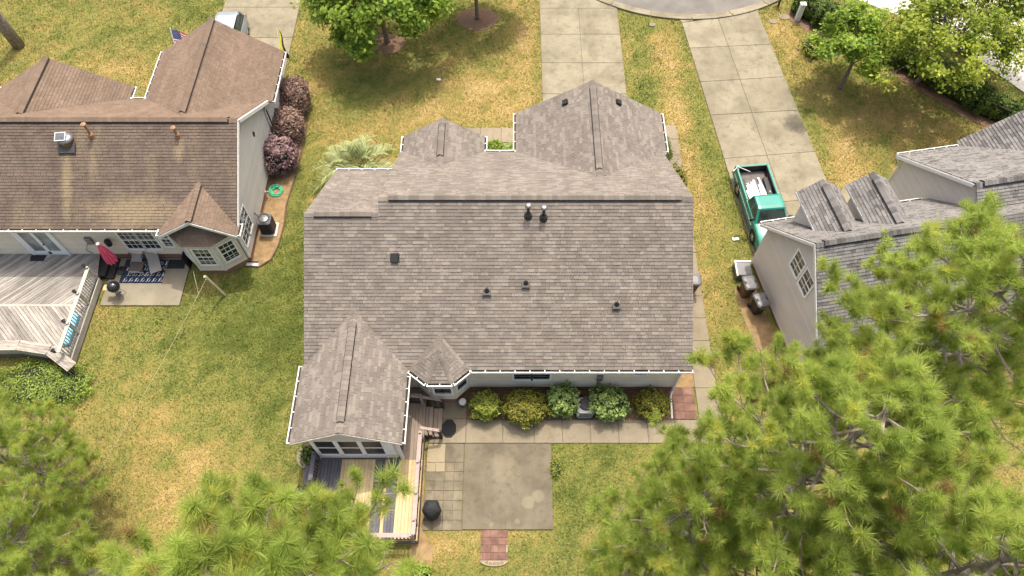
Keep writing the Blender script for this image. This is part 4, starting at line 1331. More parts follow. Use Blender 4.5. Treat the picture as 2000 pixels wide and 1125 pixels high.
# covered kettle grill on the paver patio
g = thing('covered_grill', 'round grill under a black cover standing on the old pavers', 'grill', (-3.22, 6.95, 0.05))
prof = [(0.30, 0.12), (0.34, 0.35), (0.37, 0.70), (0.36, 0.82), (0.28, 0.96), (0.14, 1.05), (0.03, 1.08), (0, 1.08)]
rings = []
for r_, z in prof:
    rings.append([(-3.22 + r_ * (1 + .07 * math.sin(5 * a + z * 4)) * math.cos(a), 6.95 + r_ * (1 + .07 * math.sin(5 * a + z * 4)) * math.sin(a) * 0.95, 0.05 + z) for a in [2 * math.pi * k / 28 for k in range(28)]])
build(MB().loft(rings), 'cover', M['fabric_black'], g, smooth=True)
build(MB().tube([(-3.24, 6.86, 1.12), (-3.22, 6.84, 1.16), (-3.20, 6.9, 1.14)], 0.012, 5), 'cover_loop', M['plastic_black'], g)
for a in (0.4, 2.5, 4.6):
    build(MB().tube([(-3.22 + .18 * math.cos(a), 6.95 + .18 * math.sin(a), 0.4), (-3.22 + .33 * math.cos(a), 6.95 + .33 * math.sin(a), 0.05)], 0.016, 6), 'leg', M['black_metal'], g)
build(MB().tube([(-2.87, 6.95, 0.72), (-2.80, 6.85, 0.60), (-2.82, 6.62, 0.10)], 0.015, 6), 'side_handle', M['grey_metal'], g)
# white bin beside the bay
b = thing('waste_bin', 'small grey bin with white round lid beside the bay window', 'bin', (-2.16, 11.62, 0.05))
build(MB().lathe((-2.16, 11.62, 0.05), [(0.0, 0), (0.12, 0.0), (0.15, 0.40), (0.155, 0.42)], 18), 'body', M['plastic_grey'], b)
build(MB().lathe((-2.16, 11.62, 0.05), [(0.168, 0.40), (0.168, 0.44), (0.14, 0.48), (0, 0.49)], 18), 'lid', M['white'], b)
# AC unit between shrubs
ac = thing('air_conditioner', 'light grey air conditioner with dark round fan among the rear shrubs', 'air conditioner', (3.17, 11.33, 0))
build(MB().bevbox(2.75, 3.60, 10.98, 11.78, 0.0, 0.08, 0.02), 'pad', M['ac_dark'], ac)
build(MB().bevbox(2.81, 3.54, 11.02, 11.72, 0.08, 0.80, 0.09), 'case', M['ac_grey'], ac)
for i in range(14):
    xx = 2.92 + i * .04
    build(MB().box(xx - .011, xx + .011, 11.012, 11.022, 0.16, 0.60), 'louver_slat', M['ac_dark'], ac)
build(MB().lathe((3.175, 11.38, 0.80), [(0.29, -0.03), (0.29, 0.03), (0.26, 0.07), (0.15, 0.09), (0, 0.085)], 24), 'fan_grille', M['ac_dark'], ac, smooth=True)
build(MB().lathe((3.175, 11.38, 0.88), [(0.1, 0), (0.09, 0.03), (0, 0.035)], 14), 'fan_hub', M['plastic_black'], ac)
# hose coils
def hose(name, label, c, r0, turns, mat, r=0.018, tilt=0.0):
    pts = []
    n = turns * 22
    for i in range(n + 1):
        a = 2 * math.pi * i / 22
        rr = r0 * (1 + 0.22 * math.sin(i * 0.37)) * (0.82 + 0.28 * (i / n))
        pts.append((c[0] + rr * math.cos(a), c[1] + rr * math.sin(a), c[2] + 0.012 * (i / 22) + tilt * rr * math.sin(a)))
    return tag(build(MB().tube(pts, r, 6), name, mat, smooth=True), label, 'hose')


hose('garden_hose', 'thin olive hose coiled in the bed beside the golden corner shrub', (5.12, 11.5, 0.05), 0.24, 4, M['hose_olive'], 0.012)
# trash can on the side walkway
def trash_can(name, label, loc, rz, body, lid, group=None, text=None, lid_split=None):
    t_ = thing(name, label, 'trash can', loc, rz, group, local=True)
    def ring(w, d, z, r=0.07):
        return [(-w + r, -d, z), (w - r, -d, z), (w, -d + r, z), (w, d - r, z), (w - r, d, z), (-w + r, d, z), (-w, d - r, z), (-w, -d + r, z)]
    build(MB().loft([ring(.22, .25, 0.03), ring(.24, .28, 0.3), ring(.28, .33, 0.92), ring(.305, .36, 0.95), ring(.305, .36, 0.99)]), 'body', body, t_)
    lo = build(MB().loft([ring(.315, .37, 0.99), ring(.32, .38, 1.03), ring(.27, .33, 1.08, .1), ring(.16, .2, 1.105, .06)]), 'lid', lid, t_)
    build(MB().box(-.3, .3, .34, .40, 1.0, 1.05), 'lid_hinge', M['plastic_black'], lo)
    if lid_split:
        build(MB().loft([ring(.275, .10, 1.075, .05), ring(.27, .09, 1.10, .05)]), 'lid_rib', lid_split, lo)
    build(MB().tube([(-.26, .36, .90), (-.26, .44, .93), (.26, .44, .93), (.26, .36, .90)], 0.018, 6), 'handle', M['plastic_black'], t_)
    for s in (-1, 1):
        build(MB().lathe((0, 0, 0), [(0.02, -.03), (0.12, -.03), (0.13, 0), (0.12, .03), (0.02, .03)], 14), 'wheel', M['tyre'], t_)
        w_ = t_.children[-1]
        w_.rotation_euler = (0, R(90), 0)
        w_.location = (s * .24, .27, .13)
    if text:
        cu = bpy.data.curves.new('lettering', 'FONT')
        cu.body = text
        cu.size = 0.2
        cu.align_x = 'CENTER'
        cu.extrude = 0.002
        tmp = bpy.data.objects.new('lettering_curve', cu)
        me_ = bpy.data.meshes.new_from_object(tmp)
        bpy.data.objects.remove(tmp)
        o_ = bpy.data.objects.new('lettering', me_)
        COL.objects.link(o_)
        me_.materials.clear()
        me_.materials.append(M['white'])
        o_.parent = t_
        o_.location = (0, -.322, .68)
        o_.rotation_euler = (R(84), 0, 0)
    return t_


trash_can('trash_can', 'brown trash can with grey lid half under the side eave of the centre house', (8.55, 17.5, 0.05), R(88), M['plastic_brown'], M['plastic_grey'])
trash_can('trash_can', 'brown trash can with glossy grey lid by the grey gable wall', (11.22, 17.35, 0.02), R(8), M['plastic_brown'], M['plastic_grey'], lid_split=M['plastic_black'])
trash_can('trash_can', 'black trash can with white lettering by the grey gable wall', (11.60, 16.42, 0.02), R(14), M['plastic_black'], M['plastic_grey'], text='738', lid_split=M['plastic_black'])
rl = thing('hose_reel', 'dark hose reel cart partly hidden under the long side eave', 'hose reel', (8.4, 19.2, 0.05))
build(MB().lathe((8.4, 19.2, 0.45), [(0.08, -.2), (0.24, -.2), (0.24, -.18), (0.09, -.18), (0.09, .18), (0.24, .18), (0.24, .2), (0.08, .2)], 16), 'drum', M['plastic_grey'], rl)
build(MB().tube([(8.2, 19.45, .05), (8.2, 19.45, 1.0), (8.6, 19.45, 1.0), (8.6, 19.45, .05)], 0.02, 6), 'frame', M['black_metal'], rl)
ub = thing('utility_box', 'low grey box with white trim against the grey gable wall corner', 'box', (11.25, 18.5, 0))
build(MB().bevbox(10.9, 11.62, 18.1, 18.85, 0.0, 0.5, .02), 'case', M['plastic_grey'], ub)
build(MB().box(10.86, 11.66, 18.84, 18.92, 0.0, 0.53), 'back_trim', M['white'], ub)
build(MB().box(10.86, 10.92, 18.06, 18.84, 0.44, 0.52), 'side_trim', M['white'], ub)
# small things by the left of the sunroom
p = thing('planter_pot', 'black round planter pot beside the slate deck steps', 'planter', (-8.75, 7.75, 0))
build(MB().lathe((-8.75, 7.75, 0), [(0, 0), (0.15, 0), (0.21, 0.3), (0.24, 0.32), (0.22, 0.34), (0.19, 0.3), (0, 0.26)], 18), 'pot', M['plastic_black'], p)
jg = thing('watering_jug', 'white jug standing on the grass beside the deck', 'jug', (-9.05, 7.45, 0))
build(MB().lathe((-9.05, 7.45, 0), [(0, 0), (0.14, 0), (0.15, 0.22), (0.1, 0.32), (0.05, 0.38), (0.05, 0.42), (0, 0.42)], 14), 'body', M['white'], jg, smooth=True)
build(MB().tube([(-9.0, 7.45, .38), (-8.9, 7.45, .36), (-8.88, 7.45, .22), (-8.92, 7.45, .15)], 0.018, 6), 'handle', M['white'], jg)
st = [(-8.75 + .42 * math.cos(a), 9.35 + .55 * math.sin(a)) for a in [2 * math.pi * k / 20 for k in range(20)]]
tag(build(MB().prism(st, 0, 0.05), 'stepping_stone', M['concrete_walk']), 'rounded tan stone pad at the sunroom corner', 'stone')

# ================================================================== LEFT HOUSE DECK AND PATIO THINGS
D2 = thing('wooden_deck', 'old bleached grey deck with diagonal planks behind the brown-roofed house', 'deck', (-23, 16, 0))
EXCL.append([(-32, 19.4), (-19.8, 19.4), (-19.8, 13.1), (-21.0, 14.0), (-32, 14.0)])
zA = [(-31.0, 16.46), (-20.0, 16.46), (-20.0, 18.0), (-20.25, 19.34), (-31.0, 19.34)]
zB = [(-31.0, 14.2), (-21.3, 14.2), (-19.95, 14.2), (-19.95, 16.40), (-31.0, 16.40)]
zC = [(-21.1, 14.2), (-19.95, 13.25), (-19.95, 14.2)]
def planks(zone, dx, dy, mat):
    nx_, ny_ = -dy, dx
    ds = [p_[0] * nx_ + p_[1] * ny_ for p_ in zone]
    d0 = math.floor(min(ds) / 0.145) * 0.145
    while d0 < max(ds):
        q = clip_half(clip_half(zone, nx_, ny_, d0 + 0.130), -nx_, -ny_, -d0)
        if len(q) >= 3:
            w_ = max(p_[0] for p_ in q) - min(p_[0] for p_ in q)
            if w_ > 0.05 and min(p_[0] for p_ in q) < 50 and max(p_[0] for p_ in q) > -26.5:
                build(MB().prism(q, 0.46, 0.50 + rng.uniform(-.005, .004)), 'deck_plank', mat, D2)
        d0 += 0.145


h_ = math.sqrt(.5)
planks(zA, h_, h_, M['plank_up'])
planks(zB, h_, -h_, M['plank_dn'])
planks(zC, h_, -h_, M['plank_dn'])
build(MB().box(-31, -20.05, 16.37, 16.49, 0.47, 0.508), 'seam_board', M['rail_grey'], D2)
build(MB().prism([(-31, 14.4), (-21.2, 14.4), (-20.2, 13.6), (-20.0, 13.6), (-20.0, 18.0), (-20.3, 19.3), (-31, 19.3)], 0.2, 0.44), 'joist_frame', M['skirt'], D2)
benchpts = [(-27.0, 13.95), (-22.2, 14.05), (-20.75, 13.82), (-19.5, 12.98)]
for a, b in zip(benchpts[:-1], benchpts[1:]):
    va, vb = Vec((*a, 0)), Vec((*b, 0))
    d_ = (vb - va).normalized()
    s_ = d_.cross(Vec((0, 0, 1)))
    L = (vb - va).length
    for j in range(3):
        build(MB().obox(va, d_, s_, (0, 0, 1), (0, L), (-.34 + .15 * j, -.20 + .15 * j), (0.90, 0.945)), 'bench_board', M['bench_wood'], D2)
    build(MB().obox(va, d_, s_, (0, 0, 1), (0, L), (.112, .15), (0.55, 0.95)), 'bench_fascia', M['rail_grey'], D2)
    build(MB().obox(va, d_, s_, (0, 0, 1), (0.05, L - .05), (.0, .05), (0.05, 0.9)), 'bench_back', M['skirt'], D2)
yy = [17.95, 16.55, 15.0, 13.55]
for a, b in zip(yy[:-1], yy[1:]):
    rail_run(D2, (-19.97, a, 0), (-19.97, b, 0), 1.42, (0.02,), M['rail_grey'], M['rail_grey'], 10)
    build(MB().box(-19.95, -19.89, b, a, 0.1, 0.48), 'rim_board', M['rail_grey'], D2)
for y in yy:
    l_ = thing('post_lantern', {17.95: 'dark post lantern nearest the crimson umbrella', 16.55: 'dark post lantern at the upper middle of the old deck rail', 15.0: 'dark post lantern at the lower middle of the old deck rail', 13.55: 'dark post lantern at the bench end of the deck rail'}[y], 'lantern', (-20.08, y, 1.5), group='lanterns on the old deck rail')
    build(MB().lathe((-20.08, y, 1.42), [(0.05, 0), (0.05, .03), (0.03, .05), (0.07, .08), (0.075, .2), (0.10, .22), (0.02, .3), (0, .3)], 8), 'lantern_body', M['black_metal'], l_)
s_ = thing('deck_steps', 'black rubber-covered steps between the old deck and its patio', 'steps', (-19.7, 18.7, 0.05))
build(MB().box(-20.2, -19.75, 18.15, 19.25, 0.05, 0.36), 'step', M['rubber'], s_)
build(MB().box(-19.75, -19.4, 18.1, 19.25, 0.05, 0.20), 'step', M['rubber'], s_)
mt = tag(build(MB().bevbox(-20.45, -20.12, 14.3, 15.9, 0.505, 0.75, .06), 'pool_mat', M['mat_blue']), 'light blue foam mat lying on the old deck inside its rail', 'mat')
tag(build(MB().box(-23.58, -22.85, 19.06, 19.24, 0.503, 0.52).box(-23.55, -22.88, 18.9, 19.06, 0.503, 0.521), 'doormat', M['rubber']), 'black doormat in front of the white french door', 'doormat')
# rug
rg = thing('patio_rug', 'navy rug with white wave pattern on the tan patio', 'rug', (-18.1, 18.55, 0.08))
build(MB().box(-19.12, -17.05, 17.85, 19.25, 0.082, 0.092), 'rug_field', M['navy'], rg)
wm = MB()
r2_ = random.Random(5)
for i in range(7):
    for j in range(4):
        x0, y0 = -18.98 + .285 * i + (.12 if j % 2 else 0), 17.96 + .32 * j
        pts = [(x0 + .03 * math.sin(q * 1.1) + .028 * q, y0 + .042 * q + .012 * math.cos(q * 1.7), 0.0945) for q in range(7)]
        pts = [(min(max(a_, -19.1), -17.08), min(max(b_, 17.88), 19.22), c_) for a_, b_, c_ in pts]
        wm.tube(pts, [0.006, .018, .022, .022, .020, .015, .005], 4)
        wm.tube([(min(a_ + .075 + .02 * k, -17.08), max(b_ - .03, 17.88), c_) for k, (a_, b_, c_) in enumerate(pts[1:5])], [0.005, .014, .014, .005], 4)
wm.box(-19.12, -17.05, 17.85, 17.868, 0.092, 0.096)
build(wm, 'wave_pattern', M['rug_white'], rg, kind='stuff')
tag(build(MB().box(-17.0, -16.15, 18.73, 19.25, 0.082, 0.10), 'doormat', M['rubber']), 'black rubber mat at the corner of the tan patio', 'mat')
# chaise loungers
def lounger(label, x, y, rz):
    t_ = thing('lounge_chair', label, 'lounge chair', (x, y, 0.08), rz, 'grey sling loungers on the tan patio', local=True)
    prof = [(-0.85, 0.34)]
    build(MB().slab([(-.27, prof[0][0], prof[0][1]), (.27, prof[0][0], prof[0][1]), (.27, .05, .34), (-.27, .05, .34)], (0, 0, -.02)), 'seat_sling', M['fabric_grey'], t_)
    build(MB().slab([(-.27, .05, .34), (.27, .05, .34), (.27, .72, .90), (-.27, .72, .90)], (0, .01, -.02)), 'back_sling', M['fabric_grey'], t_)
    for s in (-1, 1):
        build(MB().tube([(s * .29, -.87, .34), (s * .29, .05, .34), (s * .29, .74, .92)], 0.018, 6), 'frame_rail', M['black_metal'], t_)
        build(MB().tube([(s * .29, -.75, .34), (s * .31, -.8, 0.0)], 0.016, 6), 'leg', M['black_metal'], t_)
        build(MB().tube([(s * .29, .25, .54), (s * .31, .5, 0.0)], 0.016, 6), 'leg', M['black_metal'], t_)
        build(MB().tube([(s * .31, -.3, .36), (s * .33, -.15, .56), (s * .33, .2, .56)], 0.016, 6), 'armrest', M['black_metal'], t_)
    return t_


lounger('grey sling lounger in front of the ottoman', -18.42, 19.62 - .45, R(6))
lounger('grey sling lounger angled towards the bay window', -17.62, 19.1, R(-24) * -1)
ot = thing('ottoman', 'low square brown ottoman table on the navy rug', 'ottoman', (-18.32, 18.62, 0.09))
build(MB().bevbox(-18.64, -17.99, 18.36, 18.92, 0.36, 0.44, .02), 'top', pm('dark_brown_top', (0.09, 0.075, 0.07), 0.8), ot)
for sx in (-18.6, -18.03):
    for sy in (18.4, 18.88):
        build(MB().box(sx - .025, sx + .025, sy - .025, sy + .025, .092, .36), 'leg', M['ac_grey'], ot)
build(MB().box(-18.62, -18.01, 18.37, 18.385, .26, .36), 'apron', M['ac_grey'], ot)
um = thing('patio_umbrella', 'closed crimson patio umbrella standing beside the grey deck', 'umbrella', (-19.2, 18.6, 0.08))
build(MB().lathe((-19.2, 18.6, 0.08), [(0, 0), (0.25, 0), (0.25, .05), (0.05, .09), (0, .1)], 16), 'base', M['black_metal'], um)
build(MB().tube([(-19.2, 18.6, .1), (-19.2, 18.62, 2.42)], 0.022, 8), 'pole', M['black_metal'], um)
rings = []
for r_, z in ((0.20, .95), (0.215, 1.0), (0.20, 1.4), (0.14, 1.9), (0.07, 2.3), (0.03, 2.4)):
    rings.append([(-19.2 + r_ * (1 + .28 * math.cos(8 * a)) * math.cos(a), 18.61 + r_ * (1 + .28 * math.cos(8 * a)) * math.sin(a), z) for a in [2 * math.pi * k / 32 for k in range(32)]])
build(MB().loft(rings), 'canopy', M['pink'], um)
build(MB().lathe((-19.2, 18.62, 2.38), [(0.075, 0), (0.08, .05), (0.04, .09), (0, .1)], 12), 'finial', M['white'], um)
# kettle grill
kg = thing('kettle_grill', 'black kettle grill with shiny lid on the tan patio', 'grill', (-18.85, 17.25, 0.08))
build(MB().lathe((-18.85, 17.25, 0.08), [(0, .48), (0.12, .5), (0.24, .60), (0.285, .74), (0.285, .76)], 24), 'bowl', M['kettle'] if 'kettle' in M else M['black_metal'], kg, smooth=True)
build(MB().lathe((-18.85, 17.25, 0.08), [(0.295, .75), (0.28, .84), (0.2, .95), (0.08, 1.0), (0, 1.01)], 24), 'lid', pm('glossy_black_enamel', (0.012, 0.012, 0.013), 0.12, spec=0.7), kg, smooth=True)
build(MB().tube([(-18.91, 17.25, 1.08), (-18.91, 17.25, 1.13), (-18.79, 17.25, 1.13), (-18.79, 17.25, 1.08)], 0.012, 6), 'lid_handle', M['plastic_brown'], kg)
for a in (0.5, 2.6, 4.7):
    build(MB().tube([(-18.85 + .15 * math.cos(a), 17.25 + .15 * math.sin(a), .62), (-18.85 + .27 * math.cos(a), 17.25 + .27 * math.sin(a), .08)], 0.012, 6), 'leg', M['grey_metal'], kg)
build(MB().lathe((-18.85, 17.25, 0.3), [(0, 0), (0.14, .01), (0.15, .03)], 16), 'ash_pan', M['grey_metal'], kg)
build(MB().box(-19.35, -19.13, 17.1, 17.4, .74, .765), 'side_shelf', M['plank_yellow'], kg)
# AC of the left house
ac = thing('air_conditioner', 'tall charcoal air conditioner on a white pad beside the light grey wall', 'air conditioner', (-12.35, 21.1, 0))
build(MB().bevbox(-12.78, -11.92, 20.66, 21.52, 0.0, 0.09, .02), 'pad', M['concrete_white'], ac)
build(MB().bevbox(-12.70, -12.02, 20.75, 21.43, 0.09, 0.98, .08), 'case', M['ac_dark'], ac)
for i in range(9):
    build(MB().box(-12.62, -12.10, 20.738, 20.75, 0.16 + .085 * i, 0.185 + .085 * i), 'louver_slat', M['plastic_black'], ac)
build(MB().bevbox(-12.70, -12.02, 20.75, 21.43, 0.982, 1.03, .06), 'top_cover', M['plastic_grey'], ac)
build(MB().lathe((-12.36, 21.09, 1.03), [(0.29, 0), (0.29, .03), (0.27, .035), (0.27, .008), (0, .008)], 22), 'fan_ring', M['ac_dark'], ac)
build(MB().lathe((-12.36, 21.09, 1.04), [(0.20, 0), (0.10, .03), (0.07, .05), (0, .055)], 16), 'fan_hub', M['grey_metal'], ac)
build(MB().tube([(-12.7, 21.3, .5), (-12.82, 21.4, .9), (-12.85, 21.4, 1.1)], 0.025, 6), 'refrigerant_line', M['grey_metal'], ac)
hose('garden_hose', 'bright green garden hose coiled below the purple shrub', (-12.42, 23.55, 0.05), 0.29, 7, M['hose_green'], 0.024, 0.12)
hb_ = thing('hose_bib', 'white hose stand against the light grey wall by the green hose', 'hose stand', (-12.75, 23.2, 0))
build(MB().tube([(-12.8, 23.15, 0), (-12.8, 23.15, .55), (-12.62, 23.15, .55), (-12.62, 23.15, .35)], 0.025, 6), 'stand_pipe', M['white'], hb_)
build(MB().lathe((-12.8, 23.15, .55), [(0, .0), (.04, .01), (.04, .04), (0, .05)], 8), 'tap_handle', M['grey_metal'], hb_)
sp = thing('splash_block', 'white splash tray at the straw bed corner beside the bay', 'splash block', (-12.85, 19.0, 0))
build(MB().box(-13.15, -12.55, 18.88, 19.12, 0.02, 0.05), 'tray', M['concrete_white'], sp)
build(MB().box(-13.15, -12.55, 18.86, 18.89, 0.05, 0.09).box(-13.15, -12.55, 19.11, 19.14, 0.05, 0.12), 'tray_rim', M['plastic_black'], sp)
# tall black board leaning at the patio edge, clothesline post and line
tag(build(MB().slab([(-15.88, 18.75, 0.02), (-15.88, 19.15, 0.02), (-15.95, 19.15, 1.0), (-15.95, 18.75, 1.0)], (.04, 0, 0)), 'leaning_board', M['plastic_black']), 'black board leaning upright at the tan patio edge', 'board')
cp = thing('clothesline_post', 'leaning weathered wooden post on the grass near the bay', 'post', (-13.84, 17.26, 0))
build(MB().obox((-13.84, 17.26, -.1), (1, 0, 0), (0, 1, 0), (-.155, -.03, 1), (-.055, .055), (-.055, .055), (0, 1.95)), 'post', M['post_wood'], cp)
build(MB().lathe((-14.12, 17.14, 1.7), [(0, -.03), (.04, -.02), (.05, .02), (0, .04)], 8), 'pulley', M['grey_metal'], cp)
ln = thing('clothesline', 'thin pale clothesline running from the wooden post across the rear lawn', 'clothesline', (-14.1, 17, 1.5))
pts = []
for i in range(25):
    q = i / 24
    pts.append((-14.12 - 3.0 * q, 17.1 - 11.6 * q, 1.72 - 1.0 * q * (1 - q) + 0.25 * q))
build(MB().tube(pts, 0.007, 5), 'line', M['wire'], ln)
build(MB().tube([(-14.12, 17.12, 1.72), (-14.35, 16.4, 1.55), (-14.75, 17.5, 1.8)], 0.010, 5), 'tie_cord', M['wire'], ln)

# ================================================================== VEHICLES
def wheel(par, x, y, r=0.34, w=0.22, side=1):
    o_ = build(MB().lathe((0, 0, 0), [(r * .62, -w / 2), (r * .95, -w / 2), (r, -w / 3), (r, w / 3), (r * .95, w / 2), (r * .62, w / 2)], 24), 'wheel', M['tyre'], par)
    o_.rotation_euler = (0, R(90), 0)
    o_.location = (x, y, r)
    q = build(MB().lathe((0, 0, side * w * .36), [(r * .64, 0.0), (r * .55, side * .02), (r * .2, side * -.01), (r * .12, side * .03), (0, side * .03)], 20), 'rim', M['rim'], o_)
    return o_


tk = thing('pickup_truck', 'teal pickup truck with white boards in its open bed', 'pickup truck', (12.72, 22.0, 0.05), R(5.2), local=True)
# local frame: front towards -y; length 5.0, width 1.72
HWd = 0.86
def side_profile(sg):
    x_ = sg * HWd
    out = []
    for yy_, zl, zh in ((2.5, .45, 1.0), (2.42, .36, 1.04), (1.95, .34, 1.04)):
        out.append((yy_, zl, zh))
    return out
def arch(yc, r=0.41, n=8):
    return [(yc + r * math.cos(math.pi * k / n), 0.36 + r * math.sin(math.pi * k / n)) for k in range(n + 1)]
YR, YF = 1.48, -1.53
low = [(2.48, .40)] + arch(YR) + arch(YF) + [(-2.42, .38)]
top_bed = [(-2.48, .62), (-2.45, .78), (-2.30, .88), (-1.0, 1.0), (-.85, 1.02), (2.50, 1.04), (2.52, .6)]
prof = low + top_bed
for sg in (-1, 1):
    mb = MB()
    outer = [(sg * HWd, y_, z_) for y_, z_ in prof]
    inner = [(sg * (HWd - .09), y_, z_) for y_, z_ in prof]
    n = len(prof)
    if sg > 0:
        outer, inner = outer, inner
    mb.add(outer + inner, [tuple(range(n)) if sg > 0 else tuple(range(n - 1, -1, -1)), tuple(range(2 * n - 1, n - 1, -1)) if sg > 0 else tuple(range(n, 2 * n))] + [(i, (i + 1) % n, n + (i + 1) % n, n + i) for i in range(n)])
    build(mb, 'side_panel', M['teal'], tk)
build(MB().box(-.77, .77, .30, 2.42, .50, .56), 'bed_floor', M['bed_grey'], tk)
build(MB().box(-.77, .77, 2.42, 2.5, .45, 1.03), 'tailgate', M['teal'], tk)
build(MB().box(-.765, .765, 2.395, 2.418, .56, 1.025), 'tailgate_liner', M['plastic_black'], tk)
for sg in (-1, 1):
    build(MB().box(sg * .765 - .012, sg * .765 + .012, .32, 2.39, .56, 1.03), 'bed_liner', M['plastic_black'], tk)
    build(MB().box(sg * .63 - .13, sg * .63 + .13, 1.12, 1.84, .56, .76), 'wheel_well', M['plastic_black'], tk)
    build(MB().box(sg * .82 - .04, sg * .82 + .04, .30, 2.5, 1.041, 1.062), 'bed_rail_cap', M['teal'], tk)
build(MB().box(-.77, .77, .22, .30, .45, 1.06), 'bed_front_wall', M['teal'], tk)
# cab
def cring(y_, w_, z_, r_=0.08):
    return [(-w_, y_, z_), (w_, y_, z_)]
cabm = MB()
cb_ = [(.24, 1.02), (.16, 1.50), (.02, 1.58), (-.55, 1.60), (-.72, 1.57), (-1.22, 1.06)]
rings = []
for y_, z_ in cb_:
    w_ = .82 if z_ < 1.2 else .66
    rings.append([(-w_, y_, z_), (-w_ * .8, y_, z_ + .012), (w_ * .8, y_, z_ + .012), (w_, y_, z_)])
v_ = [p_ for r_ in rings for p_ in r_]
f_ = []
for i in range(len(rings) - 1):
    for k in range(3):
        f_.append((i * 4 + k, i * 4 + k + 1, (i + 1) * 4 + k + 1, (i + 1) * 4 + k))
f_ += [(0, 4, 8, 12, 16, 20), (3, 23, 19, 15, 11, 7)]
cabm.add(v_, f_)
build(cabm, 'cab', M['teal'], tk)
build(MB().slab([(-.60, -.775, 1.535), (.60, -.775, 1.535), (.72, -1.20, 1.10), (-.72, -1.20, 1.10)], (0, -.02, .02)), 'windshield', M['car_glass'], tk)
build(MB().slab([(-.62, .235, 1.10), (.62, .235, 1.10), (.58, .175, 1.46), (-.58, .175, 1.46)], (0, .012, 0)), 'rear_window', M['car_glass'], tk)
for sg in (-1, 1):
    o_ = [(sg * .805, .16, 1.10), (sg * .675, .10, 1.48), (sg * .675, -.66, 1.50), (sg * .805, -1.06, 1.10)]
    build(MB().slab(o_, (sg * .014, 0, .004)), 'side_window', M['car_glass'], tk)
    build(MB().slab([(sg * .812, -.40, 1.10), (sg * .692, -.36, 1.50), (sg * .692, -.32, 1.50), (sg * .812, -.35, 1.10)], (sg * .01, 0, .004)), 'window_pillar', M['teal'], tk)
    mr = build(MB().bevbox(sg * .98 - .10, sg * .98 + .10, -1.08, -.98, 1.08, 1.26, .03), 'wing_mirror', M['plastic_black'], tk)
    build(MB().tube([(sg * .84, -1.0, 1.10), (sg * .93, -1.02, 1.14)], .02, 6), 'mirror_arm', M['plastic_black'], mr)
    build(MB().box(sg * .872 - .012, sg * .872 + .012, -1.0, 2.3, .62, .66), 'trim_strip', M['chrome'], tk)
    build(MB().box(sg * .865 - .01, sg * .865 + .01, -.05, .10, .86, .90), 'door_handle', M['plastic_black'], tk)
    build(MB().box(sg * .70 - .12, sg * .70 + .12, -2.50, -2.46, .60, .76), 'headlight', M['chrome'], tk)
    build(MB().box(sg * .80 - .055, sg * .80 + .055, 2.505, 2.53, .62, .95), 'tail_light', M['lamp_red'], tk)
hood = MB()
hr = []
for y_, z_ in ((-1.05, 1.055), (-1.6, 1.03), (-2.25, .95), (-2.44, .84), (-2.48, .66)):
    hr.append([(-.85, y_, z_ - .05), (-.78, y_, z_), (-.3, y_, z_ + .02), (.3, y_, z_ + .02), (.78, y_, z_), (.85, y_, z_ - .05)])
v_ = [p_ for r_ in hr for p_ in r_]
hood.add(v_, [(i * 6 + k, i * 6 + k + 1, (i + 1) * 6 + k + 1, (i + 1) * 6 + k) for i in range(4) for k in range(5)])
build(hood, 'hood', M['teal'], tk, smooth=True)
build(MB().box(-.55, .55, -2.51, -2.47, .55, .78), 'grille', M['plastic_black'], tk)
build(MB().bevbox(-.86, .86, -2.60, -2.48, .38, .54, .03), 'front_bumper', M['chrome'], tk)
build(MB().bevbox(-.86, .86, 2.52, 2.66, .40, .56, .03), 'rear_bumper', M['chrome'], tk)
build(MB().box(-.72, .72, -2.3, 2.4, .28, .48), 'chassis', M['plastic_black'], tk)
build(MB().box(-.6, .6, -.95, -.85, 1.0, 1.1), 'dashboard', M['plastic_grey'], tk)
for x_, y_, s in ((-.76, YR, -1), (.76, YR, 1), (-.76, YF, -1), (.76, YF, 1)):
    wheel(tk, x_, y_, side=s)
# load in the bed
def in_truck(x_, y_):
    c_, s__ = math.cos(R(5.2)), math.sin(R(5.2))
    return (12.72 + x_ * c_ - y_ * s__, 22.0 + x_ * s__ + y_ * c_)
bl = thing('board_stack', 'bundle of white trim boards lying in the pickup bed', 'boards', (12.72, 22.0, 0.05), R(5.2), local=True)
r3 = random.Random(11)
for i in range(9):
    xx = -.30 + .095 * i
    a_ = r3.uniform(-.05, .12)
    y1_ = 1.5 + r3.uniform(-.25, .45)
    build(MB().obox((xx, .42, .57 + .03 * (i % 3)), (math.cos(a_), math.sin(a_), 0), (-math.sin(a_), math.cos(a_), 0), (0, 0, 1), (-.052, .052), (0, y1_ - .42), (0, .05)), 'white_board', M['white'], bl)
build(MB().obox((-.22, .50, .655), (1, .1, 0), (-.1, 1, 0), (0, 0, 1), (-.30, .12), (0, .95), (.02, .06)), 'white_panel', M['white'], bl)
tb = thing('tool_box', 'black tool box beside the boards in the pickup bed', 'tool box', (*in_truck(.58, .85), 0.61), R(5.2), local=True)
build(MB().bevbox(-.13, .13, -.3, .3, 0, .24, .02), 'case', M['plastic_black'], tb)
build(MB().box(-.02, .02, -.06, .06, .24, .27), 'handle', M['grey_metal'], tb)
pr_ = thing('pipe_rack', 'thin white pipe rack standing at the pickup tailgate corner', 'rack', (*in_truck(-.8, 2.3), 1.1), R(5.2), local=True)
build(MB().tube([(0, 0, 0), (-.05, .05, .12), (.55, -.35, .10)], .018, 6), 'upper_pipe', M['white'], pr_)
build(MB().tube([(.02, -.1, 0), (.05, .1, .10), (-.3, -.2, .05)], .018, 6), 'lower_pipe', M['white'], pr_)

